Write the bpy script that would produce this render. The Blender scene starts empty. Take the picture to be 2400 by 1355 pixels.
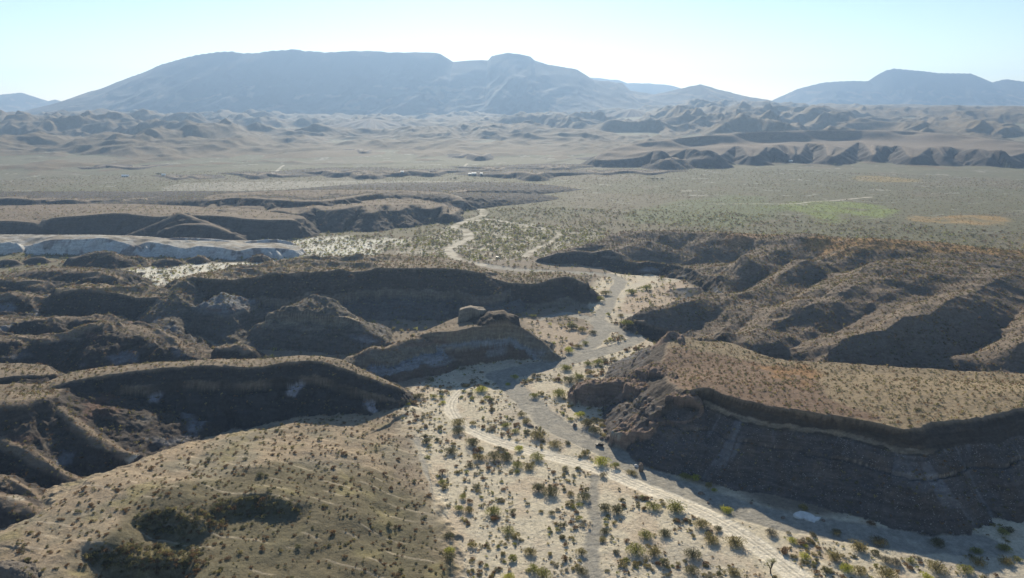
import bpy, bmesh, math, random
import numpy as np
from mathutils import Vector, Matrix, Quaternion

S = bpy.context.scene
C = S.collection
R = math.radians
# ------------------------------------------------------------------ camera, sky, sun, exposure
CAMH = 150.0
PITCH = R(15.3)
FPX = 1600.0
cam_d = bpy.data.cameras.new('camera')
cam_d.sensor_width = 36.0; cam_d.lens = 24.0
cam_d.clip_start = 1.0; cam_d.clip_end = 60000.0
cam = bpy.data.objects.new('camera', cam_d); C.objects.link(cam)
cam.location = (0, 0, CAMH); cam.rotation_euler = (R(90) - PITCH, 0, 0)
S.camera = cam

SUN_EL, SUN_AZ = R(25), R(-3.5)           # azimuth measured from +Y towards +X
W = bpy.data.worlds.new('World'); S.world = W; W.use_nodes = True
nt = W.node_tree
bg = nt.nodes['Background']
sky = nt.nodes.new('ShaderNodeTexSky'); sky.sky_type = 'NISHITA'; sky.sun_disc = False
sky.sun_elevation = SUN_EL; sky.sun_rotation = SUN_AZ
sky.altitude = 900; sky.air_density = 1.15; sky.dust_density = 0.15; sky.ozone_density = 2.2
nt.links.new(sky.outputs[0], bg.inputs[0]); bg.inputs[1].default_value = 0.075
sd = bpy.data.lights.new('sun', 'SUN'); sd.energy = 5.0; sd.angle = R(0.6); sd.color = (1.0, 0.88, 0.68)
sun = bpy.data.objects.new('sun', sd); C.objects.link(sun)
sdir = Vector((math.sin(SUN_AZ) * math.cos(SUN_EL), math.cos(SUN_AZ) * math.cos(SUN_EL), math.sin(SUN_EL)))
sun.rotation_euler = sdir.to_track_quat('Z', 'Y').to_euler()
S.view_settings.view_transform = 'Standard'; S.view_settings.look = 'None'
S.view_settings.exposure = 0.68; S.view_settings.gamma = 1.0
S.render.engine = 'CYCLES'
HAZE_DENSITY = 9.0e-5
HAZE_COL = (0.42, 0.64, 1.0)
HAZE_ANISO = 0.42

rng = np.random.default_rng(7)
random.seed(7)

# ------------------------------------------------------------------ pixel -> world helpers
cp, sp = math.cos(PITCH), math.sin(PITCH)
def ray(px, py):
    x = (px - 1200) / FPX; v = -(py - 677.5) / FPX
    return np.array([x, cp + v * sp, -sp + v * cp])
def P(px, py, z=0.0):
    d = ray(px, py); t = (z - CAMH) / d[2]
    return (t * d[0], t * d[1], z)
def PD(px, py, dist):                       # point on the ray at forward distance dist
    d = ray(px, py); t = dist / d[1]
    return (t * d[0], dist, CAMH + t * d[2])

# ------------------------------------------------------------------ noise
def _hash(ix, iy, seed):
    h = (ix.astype(np.uint32) * np.uint32(374761393) + iy.astype(np.uint32) * np.uint32(668265263) + np.uint32(seed * 1013904223 & 0xffffffff))
    h ^= h >> np.uint32(13); h *= np.uint32(1274126177); h ^= h >> np.uint32(16)
    return h
def gnoise(x, y, seed=0):
    fx = np.floor(x); fy = np.floor(y)
    ix = fx.astype(np.int32); iy = fy.astype(np.int32)
    u = (x - fx).astype(np.float32); v = (y - fy).astype(np.float32)
    def g(dx, dy):
        h = _hash(ix + dx, iy + dy, seed)
        a = h.astype(np.float32) * np.float32(2 * math.pi / 4294967296.0)
        return np.cos(a) * (u - dx) + np.sin(a) * (v - dy)
    su = u * u * u * (u * (u * 6 - 15) + 10); sv = v * v * v * (v * (v * 6 - 15) + 10)
    a = g(0, 0); b = g(1, 0); c = g(0, 1); d = g(1, 1)
    return 1.4 * ((a + (b - a) * su) * (1 - sv) + (c + (d - c) * su) * sv)
def fbm(x, y, L, octv=4, seed=0, gain=0.5):
    o = 0; a = 1; s = 0
    for i in range(octv):
        f = 2 ** i / L
        o = o + a * gnoise(x * f + 17.3 * i, y * f - 9.1 * i, seed + i); s += a; a *= gain
    return o / s
def ridged(x, y, L, octv=4, seed=0, gain=0.5):
    o = 0; a = 1; s = 0; w = 1
    for i in range(octv):
        f = 2 ** i / L
        n = 1 - (np.sqrt(gnoise(x * f + 5.3 * i, y * f + 3.7 * i, seed + i) ** 2 + 0.0006) - 0.02) * 1.6
        n = np.clip(n, 0, 1) ** 1.5 * w
        o = o + a * n; s += a; a *= gain; w = np.clip(n * 1.6, 0.25, 1)
    return o / s
def ss(x, a=0.0, b=1.0):
    t = np.clip((x - a) / (b - a), 0, 1); return t * t * (3 - 2 * t)

# ------------------------------------------------------------------ polyline geometry
def smooth_line(pts, n=6, closed=False):
    pts = [np.array(p, float) for p in pts]; out = []
    N = len(pts)
    rngk = range(N if closed else N - 1)
    for i in rngk:
        if closed: p0, p1, p2, p3 = pts[i - 1], pts[i], pts[(i + 1) % N], pts[(i + 2) % N]
        else: p0, p1, p2, p3 = pts[max(i - 1, 0)], pts[i], pts[i + 1], pts[min(i + 2, N - 1)]
        for k in range(n):
            t = k / n
            out.append(0.5 * ((2 * p1) + (-p0 + p2) * t + (2 * p0 - 5 * p1 + 4 * p2 - p3) * t * t + (-p0 + 3 * p1 - 3 * p2 + p3) * t ** 3))
    if not closed: out.append(pts[-1])
    return np.array(out)
def near_line(x, y, L, closed=False):
    """distance, arclength and z of the nearest point on the polyline, and the offset vector's y part"""
    best = np.full(x.shape, 1e18); s = np.zeros_like(best); z = np.zeros_like(best); sgn = np.zeros_like(best); side = np.zeros_like(best)
    acc = 0.0; n = len(L)
    for i in range(n if closed else n - 1):
        a = L[i]; b = L[(i + 1) % n]
        ex, ey = b[0] - a[0], b[1] - a[1]; l2 = ex * ex + ey * ey + 1e-9; l = math.sqrt(l2)
        t = np.clip(((x - a[0]) * ex + (y - a[1]) * ey) / l2, 0, 1)
        dx = x - (a[0] + t * ex); dy = y - (a[1] + t * ey); d2 = dx * dx + dy * dy
        m = d2 < best
        best[m] = d2[m]; s[m] = acc + t[m] * l; z[m] = a[2] + t[m] * (b[2] - a[2]); sgn[m] = dy[m]
        side[m] = (ex * dy[m] - ey * dx[m]) / l
        acc += l
    d = np.sqrt(best)
    return d, s, z, sgn / np.maximum(d, 1e-6), side, acc
def inside(x, y, L):
    c = np.zeros(x.shape, bool); n = len(L); j = n - 1
    for i in range(n):
        xi, yi = L[i][0], L[i][1]; xj, yj = L[j][0], L[j][1]
        if yi != yj: c ^= ((yi > y) != (yj > y)) & (x < (xj - xi) * (y - yi) / (yj - yi) + xi)
        j = i
    return c

# ------------------------------------------------------------------ the terrain grid (a fan round the viewpoint, dense where it is near)
Q = 1.0
A0, A1 = R(-46), R(46)
NA = int(1300 * Q)
rr = [150.0]
def seg(r1, n):
    r0 = rr[-1]; k = (r1 / r0) ** (1 / n)
    for i in range(n): rr.append(rr[-1] * k)
seg(640, int(850 * Q)); seg(1250, int(380 * Q)); seg(2600, int(240 * Q)); seg(5000, int(230 * Q)); seg(9900, int(190 * Q))
rr = np.array(rr); NR = len(rr)
aa = np.linspace(A0, A1, NA)
AA, RR = np.meshgrid(aa, rr)
GX = (np.sin(AA) * RR).astype(np.float64); GY = (np.cos(AA) * RR).astype(np.float64)
shape = GX.shape
Z = np.zeros(shape); OWN = np.zeros(shape, np.int16); CLIFF = np.zeros(shape)   # owner id, cliff-ness
X = GX.ravel(); Y = GY.ravel(); Zf = Z.ravel(); own = OWN.ravel(); cliff = CLIFF.ravel()
RAD = RR.ravel()
# small domain warp so that outlines wander
near = np.where(RAD < 2700)[0]
WX = X.copy(); WY = Y.copy()
xn, yn = X[near], Y[near]
WX[near] += 3.2 * fbm(xn, yn, 34, 3, 11) + 1.0 * fbm(xn, yn, 7, 2, 15)
WY[near] += 3.2 * fbm(xn, yn, 34, 3, 21) + 1.0 * fbm(xn, yn, 7, 2, 25)

# base: wash floor and plain, then the ramp to the foothills
Zf[:] = 0.35 * fbm(X, Y, 40, 3, 3)
plainm = ss(RAD, 600, 1500)
Zf += plainm * 1.3 * fbm(X, Y, 260, 3, 5)
azf = np.arctan2(X, Y)
ramp0 = np.interp(np.degrees(azf), [-46, -30, -12, 0, 12, 20, 46], [1650, 1650, 1750, 1700, 1900, 2020, 2020])
ramp = np.clip(RAD - ramp0, 0, None)
rsc = np.interp(np.degrees(azf), [-46, -25, -8, 4, 14, 46], [0.5, 0.42, 0.42, 0.55, 1.0, 1.0])
Zf += rsc * np.interp(ramp, [0, 700, 1600, 2600, 3600, 9000], [0, 22, 62, 105, 118, 118])
NAMES = {0: ('ground', 'ground')}
Z_LINKS = []

def stamp(name, line, closed=True, cliffh=0.0, cw=1.2, tal=0.75, back=None, rnd=0.0, flute=0.0, fl=9.0, top_n=0.6, interior=None, maxd=None, base=0.0, rough=0.0, fade=None, seed=1, label=None, steps=None, only=None, sharp=False):
    """raise a table (closed) or ridge (open) whose sides fall as cliff + talus; merged by maximum"""
    L = smooth_line(line, 5, closed) if not sharp else np.array(line, float)
    zmax = L[:, 2].max()
    bk = back if back else tal
    ext = maxd if maxd else (zmax - base) / min(tal, bk) * 1.35 + 12
    x0, x1, y0, y1 = L[:, 0].min() - ext, L[:, 0].max() + ext, L[:, 1].min() - ext, L[:, 1].max() + ext
    idx = np.where((WX > x0) & (WX < x1) & (WY > y0) & (WY < y1))[0]
    if len(idx) == 0: return
    x, y = WX[idx], WY[idx]
    d, s, zr, sgn, side, tot = near_line(x, y, L, closed)
    ins = inside(x, y, L) if closed else np.zeros(len(idx), bool)
    # flutes: gullies running down the side, set along the rim
    if flute:
        f1 = ridged(s + 0.30 * d + 4.0 * gnoise(x / 11, y / 11, seed + 5), d * 0.22, fl * 2.2, 3, seed)
        f2 = ridged(s, d * 0.3, fl * 0.8, 2, seed + 3)
        if name in ('hill', 'ridge', 'mound', 'gullied_slope', 'badland_ridge'): flute = flute * 1.35
        d2 = d + flute * ((0.75 - f1) * 1.5 + (0.7 - f2) * 0.5) * ss(d, 0.5, 14) * np.minimum(1, d / 10)
    else: d2 = d
    if cliffh: d2 = d2 + (0.9 * gnoise(s / 4.5, s * 0 + 2, seed) + 0.5 * gnoise(s / 1.7, s * 0, seed)) * ss(d, 0, 0.8) * (1 - ss(d, 3, 7))
    d2 = np.maximum(d2, 0)
    t = np.where(sgn > 0, bk, tal); t = tal + (bk - tal) * ss(sgn, -0.3, 0.5)
    dd = np.sqrt(d2 * d2 + rnd * rnd) - rnd if rnd else d2
    ch = cliffh * (0.8 + 0.35 * gnoise(s / 25, s * 0 + seed, seed + 8)) if cliffh else 0.0
    if fade: ch = ch * (1 - ss(s, fade[0], fade[1]))
    drop = ch * ss(d2 / cw) + np.maximum(0, dd - (cw if cliffh else 0)) * t
    if steps:                                    # ledges: resistant beds that stand out of the slope
        for (h, dep, wd) in steps:
            u = drop - h + 0.6 * gnoise(s / 9, s * 0 + h, seed + 4)
            drop = drop + dep * (ss(u, 0, wd * 0.25) - ss(u, wd * 0.25, wd)) 
    # top surface
    pts = np.array(list(L[::3]) + (list(interior) if interior else []))
    zi = np.zeros(len(idx))
    if closed:
        ii = np.where(ins)[0]
        if len(ii):
            xx, yy = x[ii], y[ii]; wsum = np.zeros(len(ii)); zs = np.zeros(len(ii))
            for p in pts:
                w = 1.0 / (((xx - p[0]) ** 2 + (yy - p[1]) ** 2) + 25.0) ** 1.5
                wsum += w; zs += w * p[2]
            zi[ii] = zs / wsum
    top = np.where(ins, zr + (zi - zr) * ss(d, 0, 25), zr)
    z = np.where(ins, top + top_n * fbm(x, y, 22, 3, seed + 9) * ss(d, 0, 10), top - drop)
    if rough: z = z + rough * fbm(x, y, 6, 3, seed + 2) * np.where(ins, 0.2, ss(drop, 0, 3))
    m = z > Zf[idx]
    if only is not None: m &= np.isin(own[idx], only) & (DROP[idx] < -0.6)
    # fade into base
    im = idx[m]
    Zf[im] = z[m]; own[im] = stamp.n; 
    cl = np.where(ins, 0.0, ss(drop, 0.3, 1.6))
    cliff[im] = cl[m]
    DROP[im] = np.where(ins, -np.minimum(d, 60), drop)[m]
    ARC[im] = s[m]
    NAMES[stamp.n] = (name, label or name)
    stamp.n += 1
    return stamp.n - 1
stamp.n = 1
DROP = np.zeros(len(X)); ARC = np.zeros(len(X))
def carve(line, depth, width, power=1.0, seed=1):
    L = smooth_line(line, 5, False)
    x0, x1, y0, y1 = L[:, 0].min() - width, L[:, 0].max() + width, L[:, 1].min() - width, L[:, 1].max() + width
    idx = np.where((WX > x0) & (WX < x1) & (WY > y0) & (WY < y1))[0]
    x, y = WX[idx], WY[idx]
    d, s, zr, sgn, side, tot = near_line(x, y, L)
    e = ss(s, 0, tot * 0.35)
    k = np.clip(1 - d / width, 0, 1) ** power
    Zf[idx] -= depth * k * (0.25 + 0.75 * e)
def scoop(line, depth, wall, length):
    """a hollow in a slope: steep wall on its far side, easing out and open towards the near side"""
    L = smooth_line(line, 6, False); ext = length * 7
    x0, x1, y0, y1 = L[:, 0].min() - 18, L[:, 0].max() + 18, L[:, 1].min() - ext - 15, L[:, 1].max() + 14
    idx = np.where((WX > x0) & (WX < x1) & (WY > y0) & (WY < y1))[0]
    x, y = WX[idx], WY[idx]
    x, y = x + 5.0 * fbm(x, y, 17, 3, 77), y + 5.0 * fbm(x, y, 17, 3, 79)
    d = np.maximum(0, np.interp(x, L[:, 0], L[:, 1]) - y)
    t = (x - L[0, 0]) / (L[-1, 0] - L[0, 0])
    e = np.minimum(ss(t, 0, 0.35), ss(1 - t, 0, 0.35))
    Zf[idx] -= depth * e * ss(d / wall) / (1 + (d / (2.6 * length)) ** 2.5)

# ================================================================== FAR: mountains and foothills
def mountain(name, sky_pts, dist, run, label, seed, front_tan=0.42, rough=1.0):
    """dist: forward distance of the crest (number, or list along the points)"""
    L = []
    for i, (px, py) in enumerate(sky_pts):
        D = dist[i] if isinstance(dist, (list, tuple)) else dist
        L.append(PD(px, py, D))
    L = np.array(L)
    ext = run * 1.6
    idx = np.where((X > L[:, 0].min() - ext) & (X < L[:, 0].max() + ext) & (Y > L[:, 1].min() - ext) & (Y < L[:, 1].max() + ext) & (RAD > 2800))[0]
    x, y = X[idx], Y[idx]
    d, s, zr, sgn, side, tot = near_line(x, y, L)
    er = ridged(s + 0.4 * d, d * 0.35, 420, 4, seed)
    er2 = ridged(x, y, 200, 4, seed + 9)
    k = ss(d, 40, run * 0.5)
    dd = d + rough * ((0.62 - er) * 75 + (0.55 - er2) * 28) * k
    dd = np.maximum(dd, 0)
    u = dd / run
    zz = zr * (1 - 0.95 * u)
    z = np.where(u < 1.6, zz, -50)
    m = z > Zf[idx]; im = idx[m]
    Zf[im] = z[m]; own[im] = stamp.n; cliff[im] = 0.35; DROP[im] = 30
    NAMES[stamp.n] = (name, label); stamp.n += 1

mountain('far_mountain', [(-900, 250), (-500, 210), (-200, 232), (0, 222), (50, 217), (92, 231), (108, 242), (128, 233), (160, 243), (300, 270)], 7300, 1000, 'pale blue far mountain', 301)
mountain('far_mountain', [(1300, 200), (1385, 181), (1450, 187), (1470, 194), (1520, 195), (1570, 199), (1600, 208), (1700, 235)], 8300, 1000, 'pale ridge behind the main mountain', 311)
mountain('mountain', [(1780, 252), (1815, 233), (1870, 208), (1930, 193), (2000, 189), (2035, 190), (2055, 176), (2075, 165), (2095, 160), (2160, 166), (2200, 171), (2275, 172), (2300, 182), (2325, 193), (2357, 185), (2400, 191), (2500, 185), (2700, 205), (2900, 230)], 7300, 950, 'flat topped blue mountain on the right', 321)
mountain('mountain', [(-200, 330), (-60, 312), (60, 283), (150, 238), (210, 216), (240, 208), (275, 193), (310, 180), (345, 166), (378, 151), (440, 133), (510, 121), (545, 120), (565, 124), (600, 124), (650, 118), (690, 115), (715, 120), (740, 120), (760, 122), (800, 121), (870, 119), (920, 124), (960, 122), (1000, 122), (1032, 126), (1050, 136), (1062, 144), (1110, 141), (1144, 141), (1152, 131), (1175, 126), (1192, 123), (1213, 126), (1243, 132), (1252, 141), (1283, 152), (1352, 163), (1370, 174), (1390, 187), (1458, 196), (1478, 213), (1535, 222), (1600, 207), (1640, 199), (1700, 214), (1757, 228), (1800, 235), (1850, 248), (1920, 262)],
         5500, 1050, 'long blue mountain across the horizon', 331)
# foothills: ridged ground rising out of the ramp
fo = np.where(RAD > 1650)[0]
x, y, r = X[fo], Y[fo], RAD[fo]
az = np.degrees(np.arctan2(x, y))
env = np.interp(r, [1900, 2400, 2900, 3700, 4500, 6000, 8000], [0, 0.5, 0.9, 1.0, 0.75, 0.25, 0.1])
envaz = np.interp(az, [-40, -33, -22, -14, -6, 2, 12, 20, 28, 40], [0.8, 0.85, 0.9, 0.55, 0.55, 0.7, 0.95, 0.9, 0.55, 0.5])
wx = x + 120 * fbm(x, y, 500, 2, 61); wy = y + 120 * fbm(x, y, 500, 2, 67)
rg = ridged(wx + 0.25 * wy, wy * 0.6, 430, 5, 41, 0.5)
sw = 0.5 + 0.9 * fbm(x, y, 900, 2, 47)
rg2 = ridged(wx - 0.3 * wy, wy * 0.7, 230, 4, 49, 0.55)
hz = env * envaz * (rg * 92 + 66 * rg2 * (.25 + .75 * ss(sw, .1, .8)) + 28 * np.clip(sw, 0, 1) - 50)
hz = np.maximum(hz, 0)
low = np.interp(r, [1650, 1900, 2600, 3400], [0, 1, 1, 0]) * np.clip(ridged(wx + 900, wy * 1.0, 300, 3, 77) - 0.52, 0, 1) * 16 * np.interp(az, [-46, -5, 10, 46], [1, 1, .8, .3])
newz = Zf[fo] + hz + low
mm = (own[fo] == 0)
im = fo[mm]; Zf[im] = newz[mm]
FOOT = stamp.n; NAMES[FOOT] = ('foothills', 'ridged tan foothills'); stamp.n += 1
own[im[(hz + low)[mm] > 2.5]] = FOOT
mk = ~mm; Zf[fo[mk]] += (hz[mk] * 0.35)
# lone cones in the left foothills
def cone(px, py, D, run, seed, nm='hill'):
    p = PD(px, py, D)
    idx = np.where((np.abs(X - p[0]) < run * 1.6) & (np.abs(Y - p[1]) < run * 1.6))[0]
    dx, dy = X[idx] - p[0], Y[idx] - p[1]; d = np.hypot(dx, dy)
    th = np.arctan2(dy, dx)
    d = d * (1 + 0.35 * (0.6 - ridged(th * 2.2 + 7, d / run * 0.5, 1.0, 3, seed)))
    z = p[2] - (np.sqrt(d * d + (run * .05) ** 2) - run * .05) * (p[2] / run) * 1.0
    m = z > Zf[idx]; im = idx[m]; Zf[im] = z[m]; own[im] = stamp.n; cliff[im] = 0.2; DROP[im] = 20
    NAMES[stamp.n] = (nm, 'hill'); stamp.n += 1
cone(470, 296, 3300, 330, 71); cone(870, 278, 3500, 380, 73); cone(1190, 280, 3900, 330, 75); cone(1480, 255, 4100, 420, 79)
cone(150, 345, 2500, 200, 81); cone(250, 335, 2700, 240, 83); cone(690, 320, 2900, 240, 84); cone(1060, 300, 3600, 260, 86); cone(1640, 262, 4000, 330, 87); cone(1330, 285, 3700, 260, 88)
# terrace with dark notched front on the right, and low swells across the plain
tr = [P(1400, 374, 16), P(1500, 368, 22)]
for k_, (xx_, up, dn) in enumerate([(1548, 353, 366), (1625, 349, 360), (1662, 352, 364), (1735, 343, 366), (1812, 345, 358), (1838, 340, 362), (1905, 336, 352), (1930, 339, 366), (2022, 335, 362), (2068, 341, 357), (2110, 343, 368), (2192, 346, 366), (2222, 344, 360), (2290, 349, 369), (2345, 352, 366)]):
    tr += [P(xx_ - 16, up, 36), P(xx_ + 6, up + 1, 37), P(xx_ + 20 + (k_ * 7) % 12, dn, 21)]
tr += [P(2420, 345, 36), P(2330, 326, 50), P(2100, 306, 66), P(1800, 308, 66), P(1550, 328, 52), P(1430, 350, 34)]
stamp('terrace', tr, tal=0.52, flute=16, fl=30, rnd=2, seed=91, label='terrace', maxd=240)
for (x0, x1, yy, h, sd_) in [(820, 870, 352, 14, 1), (1080, 1160, 362, 14, 2), (740, 860, 402, 9, 3), (560, 660, 408, 7, 4), (830, 890, 408, 9, 5), (900, 1040, 402, 9, 6), (1130, 1180, 395, 9, 7), (1190, 1300, 405, 12, 8), (1270, 1330, 391, 8, 9), (380, 470, 414, 4, 10), (1530, 1610, 372, 22, 11), (1380, 1560, 402, 5, 12), (180, 360, 390, 9, 13)]:
    n = 5; L = []
    for k in range(n + 1):
        L.append(P(x0 + (x1 - x0) * k / n, yy + 3 * math.sin(k * 2.1 + sd_) , h * (0.55 + 0.45 * math.sin(math.pi * (k + .3) / (n + .6)))))
    stamp('low_hill', L, closed=False, tal=0.5, back=0.05, rnd=3, flute=8, fl=22, seed=100 + sd_, maxd=240)

# ================================================================== MIDDLE DISTANCE
# badland plateau left of the valley mouth
stamp('badland_plateau', [P(1085, 470, 12), P(1075, 487, 4), P(1050, 500, 10), P(1035, 482, 16), P(1000, 488, 16), P(965, 478, 20), P(930, 492, 17), P(900, 478, 22), P(868, 498, 18), P(850, 482, 22), P(800, 488, 22), P(760, 492, 20), P(735, 486, 22), P(700, 500, 18), P(650, 492, 18), P(560, 505, 16), P(520, 490, 20), P(480, 498, 14), P(500, 478, 18), P(490, 460, 20), P(560, 452, 22), P(700, 446, 24), P(900, 446, 24), P(1040, 452, 18)],
      tal=0.48, flute=13, fl=22, rnd=4, seed=131, rough=0.8, top_n=2.2, label='badland plateau')
stamp('badland_ridge', [P(860, 455, 26), P(760, 470, 26), P(660, 468, 26), P(560, 462, 26), P(500, 468, 22)], closed=False, tal=0.40, back=0.08, rnd=5, flute=9, fl=18, seed=133)
stamp('badland_ridge', [P(1090, 447, 12), P(1060, 450, 14), P(1000, 452, 14), P(940, 450, 12)], closed=False, tal=0.55, back=0.05, rnd=2, flute=6, fl=14, seed=134)
# long dark mesa far left with its cone
stamp('mesa', [P(-300, 505, 19), P(-120, 515, 18), P(60, 520, 15), P(95, 528, 12), P(120, 512, 18), P(200, 505, 20), P(280, 500, 22), P(360, 508, 20), P(420, 505, 20), P(520, 507, 20), P(600, 515, 18), P(690, 516, 18), P(712, 525, 12), P(700, 505, 18), P(560, 490, 16), P(380, 480, 16), P(200, 478, 15), P(0, 482, 14), P(-300, 480, 14)],
      cliffh=3, tal=0.62, flute=6, fl=16, seed=141, rough=0.5, label='far left mesa', top_n=1.2)
stamp('hill', [P(422, 497, 24), P(440, 505, 22), P(520, 535, 12), P(560, 555, 5)], closed=False, tal=0.40, back=0.4, rnd=1.5, flute=7, fl=13, seed=143, rough=0.5, label='pointed hill')
stamp('hill', [P(425, 497, 24), P(360, 525, 14), P(310, 545, 7)], closed=False, tal=0.42, back=0.4, rnd=1.0, flute=6, fl=12, seed=144)
stamp('hill', [P(395, 534, 13), P(430, 525, 17), P(490, 527, 17), P(540, 545, 9)], closed=False, tal=0.55, back=0.3, rnd=4, flute=5, fl=10, seed=145, rough=0.5)
for (x0, x1, yy, h, sd_) in [(-60, 90, 466, 12, 1), (120, 205, 469, 10, 2), (320, 358, 467, 9, 3), (285, 300, 468, 5, 4), (155, 180, 490, 9, 5), (195, 235, 487, 10, 6), (310, 355, 482, 12, 7), (270, 330, 484, 9, 8), (560, 640, 468, 12, 9)]:
    L = [P(x0 + (x1 - x0) * k / 4, yy + 2 * math.sin(k * 1.7 + sd_), h * (0.5 + 0.5 * math.sin(math.pi * (k + .3) / 4.6))) for k in range(5)]
    stamp('low_mesa', L, closed=False, tal=0.6, back=0.035, rnd=2, flute=4, fl=14, seed=150 + sd_, maxd=140)
# white clay cliffs
stamp('white_cliff', [P(-200, 570, 11), P(-60, 574, 10), P(20, 568, 11), P(58, 576, 4), P(80, 572, 9), P(120, 562, 13), P(185, 561, 14), P(240, 558, 14.5), P(275, 566, 12), P(318, 576, 8), P(345, 568, 11.5), P(385, 572, 11), P(430, 583, 8.5), P(470, 577, 10), P(525, 581, 9.5), P(560, 588, 7.5), P(600, 581, 9), P(660, 583, 8), P(695, 588, 5.5), P(700, 578, 4), P(600, 564, 4), P(450, 562, 5), P(300, 552, 5), P(100, 550, 6), P(-200, 550, 6)],
      cliffh=2.0, cw=1.5, tal=0.9, flute=8, fl=13, seed=161, rough=0.9, label='white clay cliff', top_n=3.0)
for k_ in range(26):
    x_ = 95 + k_ * 23 + random.uniform(-9, 9); y_ = np.interp(x_, [80, 250, 330, 400, 700], [569, 566, 577, 577, 586]); L_ = random.uniform(10, 24)
    stamp('white_cliff', [P(x_, y_, 9.5 - max(0, x_ - 350) / 130), P(x_ + random.uniform(2, 9), y_ + L_ * .5, 5), P(x_ + random.uniform(6, 16), y_ + L_, 0.8)], closed=False, tal=1.0, back=.8, rnd=.4, flute=1.5, fl=5, seed=600 + k_, rough=.6, label='white clay cliff')
stamp('clay_mound', [P(395, 560, 6), P(420, 556, 8), P(500, 560, 8), P(560, 566, 7)], closed=False, tal=0.7, flute=3, fl=6, seed=163)
stamp('clay_mound', [P(570, 566, 6), P(640, 560, 7), P(680, 566, 4)], closed=False, tal=0.7, flute=3, fl=6, seed=164)
stamp('hill', [P(180, 602, 7), P(230, 590, 12), P(262, 592, 12), P(290, 606, 6)], closed=False, tal=0.6, rnd=6, flute=3, fl=9, seed=165, rough=0.4)
for k_, (hx, hy, hz_w) in enumerate([(90, 606, 30), (395, 611, 36), (470, 604, 22), (610, 602, 26), (20, 612, 34), (345, 578, 16), (505, 574, 20)]):
    stamp('hill', [P(hx - hz_w, hy + 4, 1), P(hx - hz_w * .3, hy - 4, 5.5), P(hx + hz_w * .4, hy - 3, 5), P(hx + hz_w, hy + 5, 1)], closed=False, tal=0.5, rnd=2, flute=3, fl=7, seed=640 + k_, rough=0.5)
stamp('hill', [P(300, 600, 4), P(330, 604, 4), P(350, 622, 1)], closed=False, tal=0.6, rnd=3, flute=2, fl=9, seed=166)
# right: cliffed end of the big hill by the valley mouth, and the big hill itself
stamp('hillside', [P(1262, 606, 3), P(1300, 596, 8), P(1345, 590, 10), P(1385, 594, 10), P(1410, 590, 12), P(1440, 588, 14), P(1470, 596, 14), P(1500, 606, 12), P(1540, 602, 13), P(1580, 606, 13), P(1610, 620, 11), P(1640, 640, 8), P(1690, 650, 12), P(1700, 672, 13), P(1640, 690, 13), P(1560, 712, 12), P(1500, 730, 10), P(1478, 748, 6), P(1500, 752, 7), P(1570, 748, 10), P(1610, 768, 7), P(1665, 774, 12), P(1700, 780, 17), P(1760, 806, 18), P(1850, 826, 18), P(1950, 842, 17), P(2100, 852, 17), P(2250, 866, 17), P(2400, 880, 18), P(2900, 900, 18), P(3400, 700, 30),
                   P(2900, 620, 34), P(2400, 590, 36), P(2250, 573, 38), P(2100, 562, 39), P(1980, 553, 38), P(1880, 548, 36), P(1780, 549, 32), P(1680, 543, 28), P(1600, 539, 25), P(1530, 541, 24), P(1460, 541, 21), P(1430, 550, 19), P(1380, 570, 15), P(1320, 585, 9)],
      cliffh=2.5, tal=0.66, flute=5, fl=14, rough=0.7, seed=171, top_n=1.6, label='big shrub covered hill on the right',
      interior=[P(1900, 600, 36), P(2100, 620, 37), P(2300, 640, 38), P(1750, 600, 28), P(1650, 610, 21), P(1900, 690, 27), P(2100, 700, 31), P(2300, 700, 36), P(2000, 770, 24), P(2250, 790, 26), P(2400, 780, 32), P(1800, 700, 22), P(1800, 760, 21), P(1950, 650, 32), P(2150, 740, 29), P(2500, 700, 40), P(1500, 575, 19), P(1560, 570, 21)])
HILL = stamp.n - 1
carve([P(1925, 580, 0), P(1860, 600, 0), P(1800, 617, 0), P(1740, 640, 0), P(1683, 668, 0), P(1640, 672, 0)], 0, 1)
def carvez(pts, z, depth, width, power=0.9):
    carve([P(a, b, zz) for (a, b), zz in zip(pts, np.linspace(z[0], z[1], len(pts)))], depth, width, power)
carvez([(1960, 565), (1900, 588), (1800, 617), (1740, 640), (1690, 664), (1640, 665)], (36, 10), 9, 26)
carvez([(2180, 585), (2080, 597), (2000, 613), (1917, 643), (1860, 677), (1790, 700), (1740, 735), (1690, 765)], (37, 12), 10, 26)
carvez([(2120, 680), (2040, 705), (1960, 733), (1900, 752), (1833, 790), (1770, 815), (1720, 820)], (31, 14), 10, 24)
carvez([(2480, 660), (2400, 700), (2350, 735), (2267, 772), (2180, 800), (2060, 826), (1960, 850), (1860, 838)], (38, 14), 13, 26)
carvez([(2500, 800), (2400, 830), (2330, 850), (2260, 872)], (28, 14), 6, 18)
carvez([(1800, 560), (1720, 580), (1650, 592), (1590, 612)], (32, 10), 8, 28)
carvez([(1620, 552), (1550, 575), (1500, 590), (1480, 606)], (25, 10), 7, 24)
carvez([(1700, 700), (1650, 725), (1600, 755), (1570, 775)], (18, 3), 9, 20)
carvez([(2000, 640), (1930, 680), (1880, 715), (1820, 745), (1760, 775)], (30, 17), 4, 14)
carvez([(2300, 640), (2200, 670), (2120, 705), (2050, 745), (1980, 790)], (37, 20), 3.5, 16)
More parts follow.
